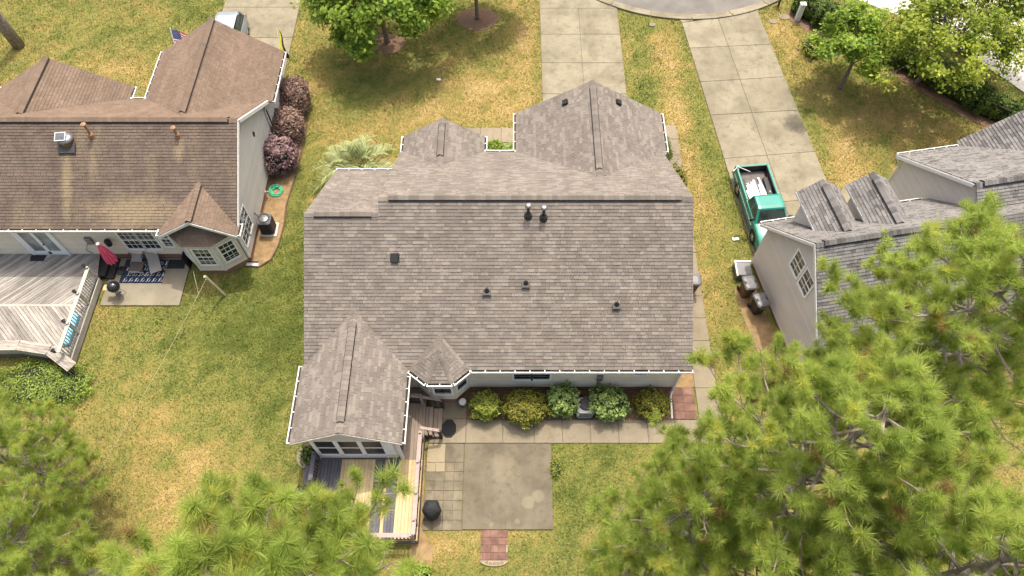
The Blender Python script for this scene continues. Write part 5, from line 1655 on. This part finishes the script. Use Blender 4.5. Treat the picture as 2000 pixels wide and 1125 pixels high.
# silver car behind the left house
cr = thing('parked_car', 'silver blue hatchback parked on the driveway behind the brown garage roof', 'car', (-16.9, 34.2, 0.05), R(2), local=True)
W2 = .88
sec = [(-2.2, .35, .62, .80), (-2.15, .3, .78, .84), (-1.2, .28, .95, .88), (-.5, .28, 1.0, .88), (1.2, .28, 1.0, .88), (2.0, .3, .98, .86), (2.2, .4, .9, .8)]
build(MB().loft([[(-w_, y_, zl), (w_, y_, zl), (w_ + .02, y_, (zl + zh) / 2), (w_ - .04, y_, zh), (-w_ + .04, y_, zh), (-w_ - .02, y_, (zl + zh) / 2)] for y_, zl, zh, w_ in sec]), 'body', M['silver'], cr, smooth=False)
cab_s = [(-1.15, .95, .80), (-.45, 1.46, .64), (.1, 1.56, .62), (1.3, 1.54, .62), (1.75, 1.42, .62), (2.1, 1.0, .76)]
v_, f_ = [], []
for y_, z_, w_ in cab_s:
    v_ += [(-w_, y_, z_), (-w_ * .75, y_, z_ + .03), (w_ * .75, y_, z_ + .03), (w_, y_, z_)]
for i in range(5):
    for k in range(3):
        f_.append((i * 4 + k, i * 4 + k + 1, i * 4 + k + 5, i * 4 + k + 4))
build(MB().add(v_, f_), 'roof', M['silver'], cr)
for sg in (-1, 1):
    build(MB().slab([(sg * .83, -1.0, .98), (sg * .67, -.42, 1.42), (sg * .65, 1.3, 1.48), (sg * .66, 1.7, 1.38), (sg * .80, 1.95, 1.0)], (sg * .012, 0, 0)), 'side_window', M['car_glass'], cr)
    build(MB().bevbox(sg * .98 - .08, sg * .98 + .08, -.95, -.85, .95, 1.08, .02), 'wing_mirror', M['silver'], cr)
    build(MB().box(sg * .70 - .13, sg * .70 + .13, 2.12, 2.16, .72, .92), 'tail_light', M['lamp_red'], cr)
build(MB().slab([(-.60, -.50, 1.46), (.60, -.50, 1.46), (.74, -1.12, 1.0), (-.74, -1.12, 1.0)], (0, -.012, .015)), 'windshield', M['car_glass'], cr)
build(MB().slab([(-.70, 2.06, 1.06), (.70, 2.06, 1.06), (.58, 1.80, 1.40), (-.58, 1.80, 1.40)], (0, .015, .01)), 'rear_window', M['car_glass'], cr)
for x_, y_, s in ((-.78, 1.35, -1), (.78, 1.35, 1), (-.78, -1.35, -1), (.78, -1.35, 1)):
    wheel(cr, x_, y_, .32, .2, s)

# ================================================================== FLAGS, FRONT YARD THINGS
fl = thing('flag', 'stars and stripes flag on a white pole beside the brown garage roof', 'flag', (-18.2, 30.75, 2.2))
build(MB().tube([(-18.15, 30.45, 2.3), (-18.3, 31.45, 4.0)], 0.022, 8), 'pole', M['white'], fl)
build(MB().lathe((-18.3, 31.45, 4.0), [(0, -.04), (.04, 0), (0, .05)], 8), 'finial', M['white'], fl)
def fp(u_, v_):          # u along the fly, v down from the top
    base = Vec((-18.29, 31.40, 3.92)) + Vec((.105, -.70, -1.2)).normalized() * v_
    return base + Vec((u_ * .93, .05 * math.sin(u_ * 5), -.28 * u_ + .03 * math.sin(u_ * 6 + v_ * 3)))
for i in range(13):
    mb = MB()
    for j in range(6):
        u0, u1 = j * .22, (j + 1) * .22
        if i < 7 and j < 2:
            continue
        mb.add([fp(u0, i * .066), fp(u1, i * .066), fp(u1, (i + 1) * .066), fp(u0, (i + 1) * .066)], [(0, 1, 2, 3)])
    build(mb, 'stripe', M['flag_red'] if i % 2 == 0 else M['white'], fl)
mb = MB()
for j in range(3):
    mb.add([fp(j * .147, 0), fp((j + 1) * .147, 0), fp((j + 1) * .147, .462), fp(j * .147, .462)], [(0, 1, 2, 3)])
cn = build(mb, 'canton', M['flag_blue'], fl)
mb = MB()
for i in range(9):
    for j in range(6 if i % 2 == 0 else 5):
        uu, vv = .04 + .072 * j + (.036 if i % 2 else 0), .04 + .047 * i
        q = [fp(uu + .016 * math.cos(a) * (1 if k % 2 == 0 else .45), vv + .016 * math.sin(a) * (1 if k % 2 == 0 else .45)) + Vec((0, -.006, .006)) for k, a in enumerate([math.pi / 5 * m for m in range(10)])]
        mb.add(q, [tuple(range(10))])
build(mb, 'stars', M['white'], cn, kind='stuff')
fy = thing('flag', 'narrow yellow and black flag hanging at the brown garage corner', 'flag', (-12.5, 30.75, 2.2))
build(MB().tube([(-12.6, 30.45, 2.3), (-12.6, 31.5, 4.0)], 0.02, 8), 'pole', M['white'], fy)
mb, mk_ = MB(), MB()
for i in range(8):
    q0, q1 = i / 8, (i + 1) / 8
    P_ = lambda q, s: (-12.6 + .02 + (.10 + .30 * q) * s + .03 * math.sin(q * 9), 31.45 - .75 * q + .05 * math.sin(q * 7 + s), 3.9 - 1.25 * q - .1 * s)
    mb.add([P_(q0, 0), P_(q0, .6), P_(q1, .6), P_(q1, 0)], [(0, 1, 2, 3)])
    mk_.add([P_(q0, .6), P_(q0, 1), P_(q1, 1), P_(q1, .6)], [(0, 1, 2, 3)])
build(mb, 'yellow_field', M['flag_yellow'], fy)
build(mk_, 'dark_edge', M['plastic_black'], fy)
ps = thing('utility_pedestal', 'white square utility pedestal standing at the hedge end', 'utility pedestal', (17.75, 37.05, 0))
build(MB().bevbox(17.60, 17.90, 36.92, 37.18, 0, 1.15, .02), 'cabinet', pm('pale_green_cabinet', (0.58, 0.62, 0.58), 0.5), ps)
build(MB().bevbox(17.57, 17.93, 36.89, 37.21, 1.15, 1.22, .02), 'cap', M['white'], ps)
mp = thing('mailbox_post', 'thin dark post at the kerb near the hedge', 'post', (16.8, 38.3, 0))
build(MB().box(16.75, 16.85, 38.25, 38.35, 0, 1.3), 'post', M['black_metal'], mp)
build(MB().bevbox(16.65, 16.95, 38.3, 38.8, 1.1, 1.35, .05), 'mailbox', M['black_metal'], mp)
for x_, y_, r_, lb in ((16.25, 36.9, .28, 'round pale utility cover in the grass near the wide driveway'), (17.0, 37.3, .34, 'pale utility cover in the grass nearest the white pedestal'), (8.7, 36.6, .22, 'small grey utility cover in the grass strip between driveways')):
    tag(build(MB().prism([(x_ + r_ * math.cos(a), y_ + r_ * .8 * math.sin(a)) for a in [2 * math.pi * k / 14 for k in range(14)]], 0, .045), 'utility_cover', M['concrete_walk']), lb, 'utility cover')
def paper(label, x_, y_, s_):
    mb = MB()
    r4 = random.Random(int(abs(x_) * 100))
    pts = [(x_ + s_ * (i / 3 - .5) + r4.uniform(-.03, .03), y_ + s_ * .6 * (j / 3 - .5) + r4.uniform(-.03, .03), .05 + r4.uniform(0, .10) * s_ * 2) for j in range(4) for i in range(4)]
    mb.add(pts, [(j * 4 + i, j * 4 + i + 1, j * 4 + i + 5, j * 4 + i + 4) for j in range(3) for i in range(3)])
    tag(build(mb, 'paper_scrap', M['white']), label, 'litter')
paper('crumpled white paper on the grass beside the pickup driveway', 11.3, 20.5, .32)
paper('small white scrap on the shaded front lawn', -4.3, 31.8, .26)

# ================================================================== VEGETATION
def unit(v):
    return v / np.maximum(np.linalg.norm(v, axis=-1, keepdims=True), 1e-9)


def frames(d, rs):
    """random orthonormal frames whose third axis is d (n,3)"""
    d = unit(d)
    ref = unit(rs.normal(size=d.shape))
    a = unit(np.cross(d, ref))
    b = np.cross(d, a)
    return a, b, d


def leaf_cloud(pos, nrm, size, rs, aspect=0.55):
    """one pointed two-triangle leaf per position, facing roughly nrm"""
    a, b, d = frames(nrm, rs)
    s = size[:, None]
    n = len(pos)
    v = np.empty((n, 4, 3))
    v[:, 0] = pos - a * s
    v[:, 1] = pos - b * s * aspect + d * s * 0.12
    v[:, 2] = pos + a * s
    v[:, 3] = pos + b * s * aspect + d * s * 0.12
    i = np.arange(n)[:, None] * 4
    tri = np.concatenate([i + [[0, 1, 2]], i + [[0, 2, 3]]], 1).reshape(-1, 3)
    return v.reshape(-1, 3), tri


def broad_tree(name, label, base, crown_c, rad, n, mat, seed, size=0.13, clumps=70, trunk_r=0.14, group=None):
    rs = np.random.RandomState(seed)
    t_ = thing(name, label, 'tree', (base[0], base[1], 0), group=group)
    c = np.array(crown_c, float)
    rad = np.array(rad, float)
    # clumps: on the outer half of the crown volume
    dirs = unit(rs.normal(size=(clumps, 3)))
    dirs[:, 2] = np.where(dirs[:, 2] < -0.55, -dirs[:, 2] * 0.5, dirs[:, 2])
    rr = rs.uniform(0.45, 1.0, clumps) ** 0.6
    lump = 1 + 0.22 * np.sin(dirs[:, 0] * 5 + seed) * np.cos(dirs[:, 1] * 4 + seed * 2)
    cc = c + dirs * rad * (rr * lump)[:, None]
    # trunk and limbs
    b = Vec((base[0], base[1], -0.1))
    top = Vec(tuple(c)) + Vec((0, 0, rad[2] * 0.3))
    mid = b.lerp(top, 0.45) + Vec((rs.uniform(-.15, .15), rs.uniform(-.15, .15), 0))
    build(MB().tube([b, b.lerp(mid, .12), mid, top], [trunk_r * 1.5, trunk_r, trunk_r * .75, trunk_r * .25], 10), 'trunk', M['bark'], t_, smooth=True)
    lm = MB()
    for k in range(0, clumps, 2):
        f = rs.uniform(0.25, 0.85)
        s_ = mid.lerp(top, f) if f > .3 else b.lerp(mid, .8 + f)
        e_ = Vec(tuple(cc[k]))
        m_ = s_.lerp(e_, .5) + Vec((0, 0, -.12))
        lm.tube([s_, m_, e_], [trunk_r * .34, trunk_r * .2, 0.014], 5)
    build(lm, 'limbs', M['bark'], t_, kind='stuff')
    idx = rs.randint(0, clumps, n)
    cs = rs.uniform(0.16, 0.38, clumps) * rad.mean() * 0.58
    off = rs.normal(size=(n, 3)) * (cs[idx] * 0.62)[:, None]
    off[:, 2] *= 0.6
    pos = cc[idx] + off
    nrm = unit(pos - c) * 0.5 + np.array([0, 0, 0.75]) + rs.normal(size=(n, 3)) * 0.55
    tone_c = rs.uniform(-0.45, 0.45, clumps)
    tone = np.clip(tone_c[idx] + rs.normal(size=n) * 0.38 + 0.25 * off[:, 2] / np.maximum(cs[idx], .1), -1, 1)
    v, tri = leaf_cloud(pos, nrm, size * rs.uniform(0.65, 1.3, n), rs)
    build_np(v, tri, np.repeat(tone, 2), 'crown', mat, t_)
    return t_


def shrub(name, label, c, rad, n, mat, seed, size=0.05, group=None, square=2.0, rough=0.10, cat='shrub'):
    """c = centre on the ground, rad = half widths and full height"""
    rs = np.random.RandomState(seed)
    t_ = thing(name, label, cat, (c[0], c[1], 0), group=group)
    h = rad[2]
    u = unit(rs.normal(size=(n, 3)))
    u[:, 2] = np.where(u[:, 2] < -0.75, -u[:, 2], u[:, 2])
    p = np.abs(u) ** square
    u2 = u / (p.sum(1) ** (1 / square))[:, None]
    bumpy = 1 + rough * 1.5 * (np.sin(u[:, 0] * 7 + seed) * np.sin(u[:, 1] * 8 + 2 * seed) + np.sin(u[:, 2] * 9 + seed) * 0.6)
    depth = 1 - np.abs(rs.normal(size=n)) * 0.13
    R3 = np.array([rad[0], rad[1], h * 0.5])
    pos = np.array([c[0], c[1], h * 0.52]) + u2 * R3 * (bumpy * depth)[:, None]
    lop = rs.normal(size=3) * 0.10
    pos += np.outer((pos[:, 2] / h) ** 1.5, [lop[0] * rad[0], lop[1] * rad[1], 0]) + rs.normal(size=(n, 3)) * 0.03
    sprig = rs.rand(n) < 0.06
    pos[sprig] += unit(u[sprig] + [0, 0, .6]) * (np.abs(rs.normal(size=sprig.sum())) * 0.11)[:, None]
    nrm = u * 0.9 + np.array([0, 0, 0.5]) + rs.normal(size=(n, 3)) * 0.6
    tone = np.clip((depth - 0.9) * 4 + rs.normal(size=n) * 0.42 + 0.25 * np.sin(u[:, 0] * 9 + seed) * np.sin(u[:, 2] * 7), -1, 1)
    v, tri = leaf_cloud(pos, nrm, size * rs.uniform(0.6, 1.35, n), rs)
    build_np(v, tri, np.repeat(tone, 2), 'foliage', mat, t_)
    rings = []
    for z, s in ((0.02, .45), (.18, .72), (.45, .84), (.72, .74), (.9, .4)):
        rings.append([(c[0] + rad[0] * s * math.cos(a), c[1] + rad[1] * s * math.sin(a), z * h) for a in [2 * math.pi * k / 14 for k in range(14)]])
    build(MB().loft(rings), 'light_block_core', M['core'], t_)  # solid core added to stop light passing through the foliage
    return t_


# ---- pines
def tuft_templates(rs, k=10, n=95, L=0.27, w=0.0108):
    out = []
    for _ in range(k):
        thmax, stem, Lk = rs.uniform(62, 118), rs.uniform(0.08, 0.36), L * rs.uniform(0.75, 1.15)
        th = np.arccos(rs.uniform(np.cos(R(thmax)), np.cos(R(6)), n))
        ph = rs.uniform(0, 2 * math.pi, n)
        d = np.stack([np.sin(th) * np.cos(ph), np.sin(th) * np.sin(ph), np.cos(th)], 1)
        base = np.zeros((n, 3))
        base[:, 2] = rs.uniform(-stem, 0.03, n)
        th = th + (base[:, 2] < -0.1) * R(12)
        ln = Lk * rs.uniform(0.72, 1.12, n) * (0.85 + 0.15 * np.cos(th))
        side = unit(np.cross(d, rs.normal(size=(n, 3))))
        tip = base + d * ln[:, None]
        v = np.empty((n, 3, 3))
        v[:, 0] = base + side * w * 0.5 + d * 0.02
        v[:, 1] = base - side * w * 0.5 + d * 0.02
        v[:, 2] = tip
        tri = np.arange(n * 3).reshape(-1, 3)
        tone = rs.uniform(-0.35, 0.35, n)
        out.append((v.reshape(-1, 3), tri, tone))
    return out


def pine(label, base, height, crown_lo, rmax, seed, nbr=46, lean=(0, 0), tuft=1.0, sub=7, trunk_r=0.2, nneedle=130, shape=1.0, low_r=0.75, aim=None):
    rs = np.random.RandomState(seed)
    t_ = thing('pine_tree', label, 'tree', (base[0], base[1], 0))
    bx_, by_ = base
    axis = [Vec((bx_ + lean[0] * q * q + 0.12 * math.sin(q * 5 + seed), by_ + lean[1] * q * q + 0.12 * math.cos(q * 4 + seed), height * q - .1)) for q in [i / 10 for i in range(11)]]
    build(MB().tube(axis, [trunk_r * (1 - .88 * i / 10) + .02 for i in range(11)], 10), 'trunk', M['bark_pine'], t_, smooth=True)
    def on_axis(z):
        q = min(max(z / height, 0), 1) * 10
        i = min(int(q), 9)
        return axis[i].lerp(axis[i + 1], q - i)
    lm = MB()
    tp, td, tb = [], [], []
    for k in range(nbr):
        f = (k + rs.rand()) / nbr
        z = crown_lo + (height - crown_lo) * f
        az = k * 2.39996 + rs.uniform(-.35, .35)
        prof = (low_r + (1 - low_r) * min(1, f * 2.2)) if f < .45 else (1 - ((f - .45) / .55) ** 1.7 * .86)
        L = rmax * prof * rs.uniform(0.62, 1.08) * shape
        s0 = on_axis(z)
        up = rs.uniform(0.05, 0.35) + 0.5 * max(0, f - .6)
        d = Vec((math.cos(az), math.sin(az), up)).normalized()
        p1 = s0 + d * L * .45 + Vec((0, 0, -.06 * L))
        p2 = s0 + d * L * .8 + Vec((0, 0, -.04 * L))
        p3 = s0 + d * L + Vec((0, 0, .10 * L))
        lm.tube([s0, p1, p2, p3], [0.055 * (1.1 - f) + .014, .032, .021, .010], 5)
        btone = rs.uniform(-0.35, 0.35)
        m = max(3, int(sub * (0.5 + L / rmax)))
        for j in range(m):
            q = rs.uniform(0.28, 1.0) if j else 1.0
            if q < .45: P0 = s0.lerp(p1, q / .45)
            elif q < .8: P0 = p1.lerp(p2, (q - .45) / .35)
            else: P0 = p2.lerp(p3, (q - .8) / .2)
            sd = d.cross(Vec((0, 0, 1))).normalized()
            e = (d * rs.uniform(.2, .9) + sd * rs.uniform(-1.0, 1.0) + Vec((0, 0, rs.uniform(.05, .8)))).normalized()
            sl_ = rs.uniform(.22, .62) * (0.7 + .5 * (1 - q)) * min(1.0, .5 + L / 2.5)
            P1 = P0 + e * sl_
            lm.tube([P0, P0.lerp(P1, .5) + Vec((0, 0, -.02)), P1], [.012, .009, .006], 4, caps=False)
            ends = [(P1, (e + Vec((0, 0, .7))).normalized())]
            for _ in range(rs.randint(1, 4)):
                e2_ = (e + Vec(tuple(rs.normal(size=3) * .55)) + Vec((0, 0, .35))).normalized()
                P2 = P0.lerp(P1, rs.uniform(.45, .95)) + e2_ * rs.uniform(.10, .26)
                ends.append((P2, (e2_ + Vec((0, 0, .5))).normalized()))
            for P_, dd in ends:
                tp.append(P_)
                td.append(dd)
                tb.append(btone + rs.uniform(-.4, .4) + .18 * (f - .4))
    for q in range(4):
        tp.append(axis[-1] + Vec((rs.uniform(-.1, .1), rs.uniform(-.1, .1), .05 + .1 * q)))
        td.append(Vec((rs.uniform(-.4, .4), rs.uniform(-.4, .4), 1)))
        tb.append(.3)
    build(lm, 'branches', M['bark_pine'], t_, kind='stuff')
    tpl = tuft_templates(rs, 10, nneedle)
    tp, td, tb = np.array([tuple(p) for p in tp]), np.array([tuple(p) for p in td]), np.array(tb)
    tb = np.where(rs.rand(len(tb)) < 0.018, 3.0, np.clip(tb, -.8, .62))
    a, b, d = frames(td, rs)
    V_, T_, N_ = [], [], []
    off = 0
    which = rs.randint(0, 10, len(tp))
    sc = tuft * rs.uniform(0.55, 1.25, len(tp))
    for k in range(10):
        v, tri, tone = tpl[k]
        sel = np.where(which == k)[0]
        if len(sel) == 0:
            continue
        W = (v[None, :, 0:1] * a[sel][:, None] + v[None, :, 1:2] * b[sel][:, None] + v[None, :, 2:3] * d[sel][:, None]) * sc[sel][:, None, None] + tp[sel][:, None]
        V_.append(W.reshape(-1, 3))
        T_.append((tri[None] + (np.arange(len(sel)) * len(v))[:, None, None] + off).reshape(-1, 3))
        N_.append((tone[None] + tb[sel][:, None]).reshape(-1))
        off += len(sel) * len(v)
    tone = np.clip(np.concatenate(N_), -1, 2)
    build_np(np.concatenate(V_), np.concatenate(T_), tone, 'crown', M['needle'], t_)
    return t_, len(tp)


NT_ = []
NT_.append(pine('tall pine with the widest crown, over the rear lawn beside the grey house', (6.2, 4.2), 18.8, 10.5, 3.3, 21, nbr=90, sub=10, trunk_r=0.24, nneedle=120)[1])
NT_.append(pine('tall pine crown overlapping the grey roof near its second dormer', (9.8, 7.2), 18.8, 11.5, 3.1, 22, nbr=80, sub=10, trunk_r=0.22, nneedle=110)[1])
NT_.append(pine('slimmer pine whose loose crown reaches over the rear walkway strip', (4.0, 3.9), 15.4, 8.0, 2.3, 23, nbr=56, sub=8, trunk_r=0.18, nneedle=110)[1])
NT_.append(pine('nearest tall pine whose bright crown covers the lower deck', (-3.6, 1.45), 20.6, 14.5, 2.2, 24, nbr=70, sub=10, trunk_r=0.22, nneedle=140)[1])
NT_.append(pine('pine top with few tufts between the deck pine and the lawn pine', (-7.2, 1.3), 17.6, 13.0, 1.7, 25, nbr=34, sub=7, trunk_r=0.18, nneedle=120)[1])
NT_.append(pine('low bushy pine at the edge of the rear lawn below the old deck', (-17.9, 7.8), 7.6, 1.4, 2.7, 26, nbr=70, sub=9, trunk_r=0.16, nneedle=70)[1])
NT_.append(pine('second low pine in the lower corner of the rear lawn', (-16.2, 4.6), 8.2, 2.4, 2.4, 27, nbr=64, sub=10, trunk_r=0.16, nneedle=70)[1])
NT_.append(pine('near bright pine crown filling the lower corner opposite the deck', (7.6, 2.0), 19.4, 13.0, 2.4, 29, nbr=56, sub=9, trunk_r=0.2, nneedle=120)[1])
# bare pine trunk on the far left lawn (its crown is high above)
NT_.append(pine('tall pine with a bare grey trunk on the lawn behind the brown roof', (-29.9, 34.8), 21, 14, 2.6, 28, nbr=24, sub=5, trunk_r=0.34, nneedle=40)[1])

# ---- broadleaf trees
broad_tree('maple_tree', 'large bright green maple at the top between two driveways', (-7.6, 35.1), (-7.5, 34.3, 3.9), (3.9, 3.3, 2.6), 20000, M['leaf'], 31, 0.15, 90, .16)
broad_tree('lawn_tree', 'slim tree with a mulch ring beside the straight driveway', (-2.15, 37.15), (-2.1, 37.4, 4.5), (2.8, 2.5, 2.4), 12000, M['leaf'], 32, 0.14, 60, .13)
broad_tree('lawn_tree', 'small leaning tree on the dry lawn beside the wide driveway', (19.05, 31.16), (18.9, 31.5, 2.8), (2.3, 2.1, 2.0), 10500, M['leaf'], 33, 0.11, 60, .13)
broad_tree('lawn_tree', 'spreading yellow-green tree in front of the hedge by the grey roof', (23.6, 31.6), (22.9, 30.2, 4.2), (3.7, 3.2, 2.4), 12500, M['leaf_y'], 34, 0.11, 120, .13)
broad_tree('lawn_tree', 'tall tree with loose branches at the far corner above the hedge', (26.6, 34.6), (26.6, 34.2, 5.2), (3.3, 2.9, 2.6), 15000, M['leaf_y'], 35, 0.13, 80, .14)

# ---- hedge
rs = np.random.RandomState(40)
hd = thing('hedge', 'long dark green hedge along the bright concrete at the far corner', 'hedge', (24, 32, 0))
P_, N_, T_ = [], [], []
core = MB()
for (xa, ya), (xb, yb) in zip(hedge_line[:-1], hedge_line[1:]):
    n = int(2600 * math.hypot(xb - xa, yb - ya) / 3)
    q = rs.rand(n)
    an = rs.uniform(-0.25, math.pi + .25, n)
    wob = 1 + .18 * np.sin(q * 9 + xa) + .1 * np.sin(q * 23)
    dx, dy = (xb - xa), (yb - ya)
    ll = math.hypot(dx, dy)
    px, py = -dy / ll, dx / ll
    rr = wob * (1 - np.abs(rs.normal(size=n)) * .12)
    P_.append(np.stack([xa + dx * q + px * .72 * rr * np.cos(an), ya + dy * q + py * .72 * rr * np.cos(an), .45 + .85 * rr * np.sin(an)], 1))
    N_.append(np.stack([px * np.cos(an), py * np.cos(an), np.sin(an)], 1) + rs.normal(size=(n, 3)) * .6)
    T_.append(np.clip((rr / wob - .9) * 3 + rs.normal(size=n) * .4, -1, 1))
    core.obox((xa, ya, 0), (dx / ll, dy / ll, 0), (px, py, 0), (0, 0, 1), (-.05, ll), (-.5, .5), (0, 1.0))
P_, N_, T_ = np.concatenate(P_), np.concatenate(N_), np.concatenate(T_)
v, tri = leaf_cloud(P_, N_, .10 * rs.uniform(.6, 1.3, len(P_)), rs)
build_np(v, tri, np.repeat(T_, 2), 'foliage', M['leaf_dark'], hd)
build(core, 'light_block_core', M['core'], hd, kind='stuff')  # boxes added inside the hedge to stop light coming through

# ---- shrubs behind the subject house
gR = 'shrubs in the bed along the beige rear wall'
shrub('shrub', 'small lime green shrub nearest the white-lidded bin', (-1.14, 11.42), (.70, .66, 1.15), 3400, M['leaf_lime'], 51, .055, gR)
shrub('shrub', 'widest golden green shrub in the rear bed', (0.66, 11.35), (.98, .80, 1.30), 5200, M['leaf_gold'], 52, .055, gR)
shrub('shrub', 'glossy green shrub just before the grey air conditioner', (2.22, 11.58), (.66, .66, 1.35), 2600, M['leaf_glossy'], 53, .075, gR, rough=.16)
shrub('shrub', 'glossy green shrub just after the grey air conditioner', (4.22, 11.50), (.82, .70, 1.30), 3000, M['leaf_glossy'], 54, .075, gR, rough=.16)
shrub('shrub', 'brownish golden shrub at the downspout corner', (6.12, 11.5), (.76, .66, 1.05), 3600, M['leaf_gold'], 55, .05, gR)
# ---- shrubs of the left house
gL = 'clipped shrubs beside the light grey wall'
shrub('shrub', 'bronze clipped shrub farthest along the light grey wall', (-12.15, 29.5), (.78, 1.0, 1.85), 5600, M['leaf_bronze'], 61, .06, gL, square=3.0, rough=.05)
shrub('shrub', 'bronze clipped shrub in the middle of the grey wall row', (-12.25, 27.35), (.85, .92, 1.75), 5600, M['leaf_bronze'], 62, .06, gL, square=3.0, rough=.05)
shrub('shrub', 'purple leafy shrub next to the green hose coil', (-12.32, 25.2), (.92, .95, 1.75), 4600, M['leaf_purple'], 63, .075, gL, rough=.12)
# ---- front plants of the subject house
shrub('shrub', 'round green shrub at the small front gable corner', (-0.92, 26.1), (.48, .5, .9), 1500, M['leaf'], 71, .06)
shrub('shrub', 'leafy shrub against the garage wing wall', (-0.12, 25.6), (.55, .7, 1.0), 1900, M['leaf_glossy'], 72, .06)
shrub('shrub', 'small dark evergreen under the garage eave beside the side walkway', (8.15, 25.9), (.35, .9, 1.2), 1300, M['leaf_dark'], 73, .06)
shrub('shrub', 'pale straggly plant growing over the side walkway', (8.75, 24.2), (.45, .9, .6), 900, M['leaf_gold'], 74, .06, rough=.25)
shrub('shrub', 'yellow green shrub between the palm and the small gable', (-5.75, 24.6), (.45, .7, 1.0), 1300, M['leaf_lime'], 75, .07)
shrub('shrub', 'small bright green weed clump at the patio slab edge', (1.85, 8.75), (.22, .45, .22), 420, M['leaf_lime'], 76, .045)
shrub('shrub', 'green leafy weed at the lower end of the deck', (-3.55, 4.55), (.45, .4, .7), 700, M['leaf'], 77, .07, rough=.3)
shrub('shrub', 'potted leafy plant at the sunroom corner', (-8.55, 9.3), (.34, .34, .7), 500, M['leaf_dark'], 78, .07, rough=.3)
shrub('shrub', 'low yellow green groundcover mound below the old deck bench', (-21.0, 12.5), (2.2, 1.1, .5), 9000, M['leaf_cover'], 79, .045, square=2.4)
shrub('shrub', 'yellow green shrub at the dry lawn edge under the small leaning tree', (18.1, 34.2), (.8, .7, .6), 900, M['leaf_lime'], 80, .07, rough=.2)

# ---- pindo palm
rs = np.random.RandomState(90)
pl_ = thing('palm_tree', 'pale green palm with arching fronds at the front roof corner', 'palm', (-8.05, 24.3, 0))
build(MB().tube([(-8.05, 24.3, 0), (-8.05, 24.3, .5), (-8.03, 24.28, 1.15)], [.24, .22, .18], 12), 'trunk', M['bark'], pl_)
for k in range(30):
    az = k * 2.39996
    el = 1.25 - 1.2 * (k / 30)
    L = rs.uniform(2.35, 2.85) * (1 if k > 6 else .85)
    d = np.array([math.cos(az) * math.cos(el), math.sin(az) * math.cos(el), math.sin(el)])
    ax = [np.array([-8.04, 24.28, 1.15]) + d * L * q + np.array([0, 0, -1.05 * L * q * q * (0.42 + .25 * math.cos(el))]) for q in np.linspace(0, 1, 9)]
    dry_ = k >= 27
    fr = build(MB().tube([tuple(p) for p in ax], [.03, .026, .022, .018, .015, .012, .009, .006, .004], 5), 'frond', M['palm_dry'] if dry_ else M['palm'], pl_)
    mb = MB()
    for i in range(2, 34):
        q = 0.18 + .82 * i / 34
        j = min(int(q * 8), 7)
        p = ax[j] + (ax[j + 1] - ax[j]) * (q * 8 - j)
        tg = unit(ax[j + 1] - ax[j])
        sd = unit(np.cross(tg, [0, 0, 1]))
        upv = np.cross(sd, tg)
        for s in (-1, 1):
            ll = (.62 - .40 * abs(q - .5)) * rs.uniform(.85, 1.1)
            dd = unit(tg * .62 + sd * s * .8 + upv * .42)
            m_ = p + dd * ll * .55
            e_ = p + dd * ll + np.array([0, 0, -.10])
            w_ = unit(np.cross(dd, upv)) * .0155
            mb.add([tuple(p - w_ * .5), tuple(p + w_ * .5), tuple(m_ + w_), tuple(e_), tuple(m_ - w_)], [(0, 1, 2, 4), (4, 2, 3)], float(np.clip(rs.normal() * .45 + .15, -1, 1)))
    build(mb, 'leaflets', M['palm_dry'] if dry_ else M['palm'], fr, kind='stuff')

# ================================================================== GRASS BLADES
rs = np.random.RandomState(99)
NB = 760000
gx_ = rs.uniform(-34, 33, NB)
gy_ = rs.uniform(3.6, 41, NB)
keep = np.abs(gx_) < 21.5 + 0.37 * (gy_ - 4)


def inside(poly, x, y):
    r_ = np.zeros(len(x), bool)
    n = len(poly)
    for i in range(n):
        (xa, ya), (xb, yb) = poly[i], poly[(i + 1) % n]
        if ya == yb:
            continue
        c_ = ((ya > y) != (yb > y)) & (x < (xb - xa) * (y - ya) / (yb - ya) + xa)
        r_ ^= c_
    return r_


for poly in EXCL:
    keep &= ~inside(poly, gx_, gy_)
gx_, gy_ = gx_[keep], gy_[keep]
n = len(gx_)
dr2 = dryness(gx_, gy_)
patch = vnoise(gx_, gy_, 2.5, 2)
h = rs.uniform(0.035, 0.085, n) * (0.55 + 0.5 * vnoise(gx_, gy_, 0.9, 4) + 0.7 * vnoise(gx_, gy_, 4.1, 2))
an = rs.uniform(0, 2 * math.pi, n)
w = rs.uniform(0.010, 0.024, n)
le = rs.uniform(0.3, 1.1, n) * h
la = rs.uniform(0, 2 * math.pi, n)
v = np.empty((n, 3, 3))
v[:, 0] = np.stack([gx_ - np.cos(an) * w, gy_ - np.sin(an) * w, np.zeros(n)], 1)
v[:, 1] = np.stack([gx_ + np.cos(an) * w, gy_ + np.sin(an) * w, np.zeros(n)], 1)
v[:, 2] = np.stack([gx_ + np.cos(la) * le, gy_ + np.sin(la) * le, h], 1)
clump = vnoise(gx_, gy_, 5.3, 3)
tone = np.clip(dr2 + 0.36 * (patch - .5) + 0.42 * (clump - .5) + rs.normal(size=n) * 0.18, 0, 1)
gr_ = build_np(v.reshape(-1, 3), np.arange(n * 3).reshape(-1, 3), tone, 'grass', M['blade'])
tag(gr_, 'short dry and green grass blades covering the lawns', 'grass', kind='stuff')
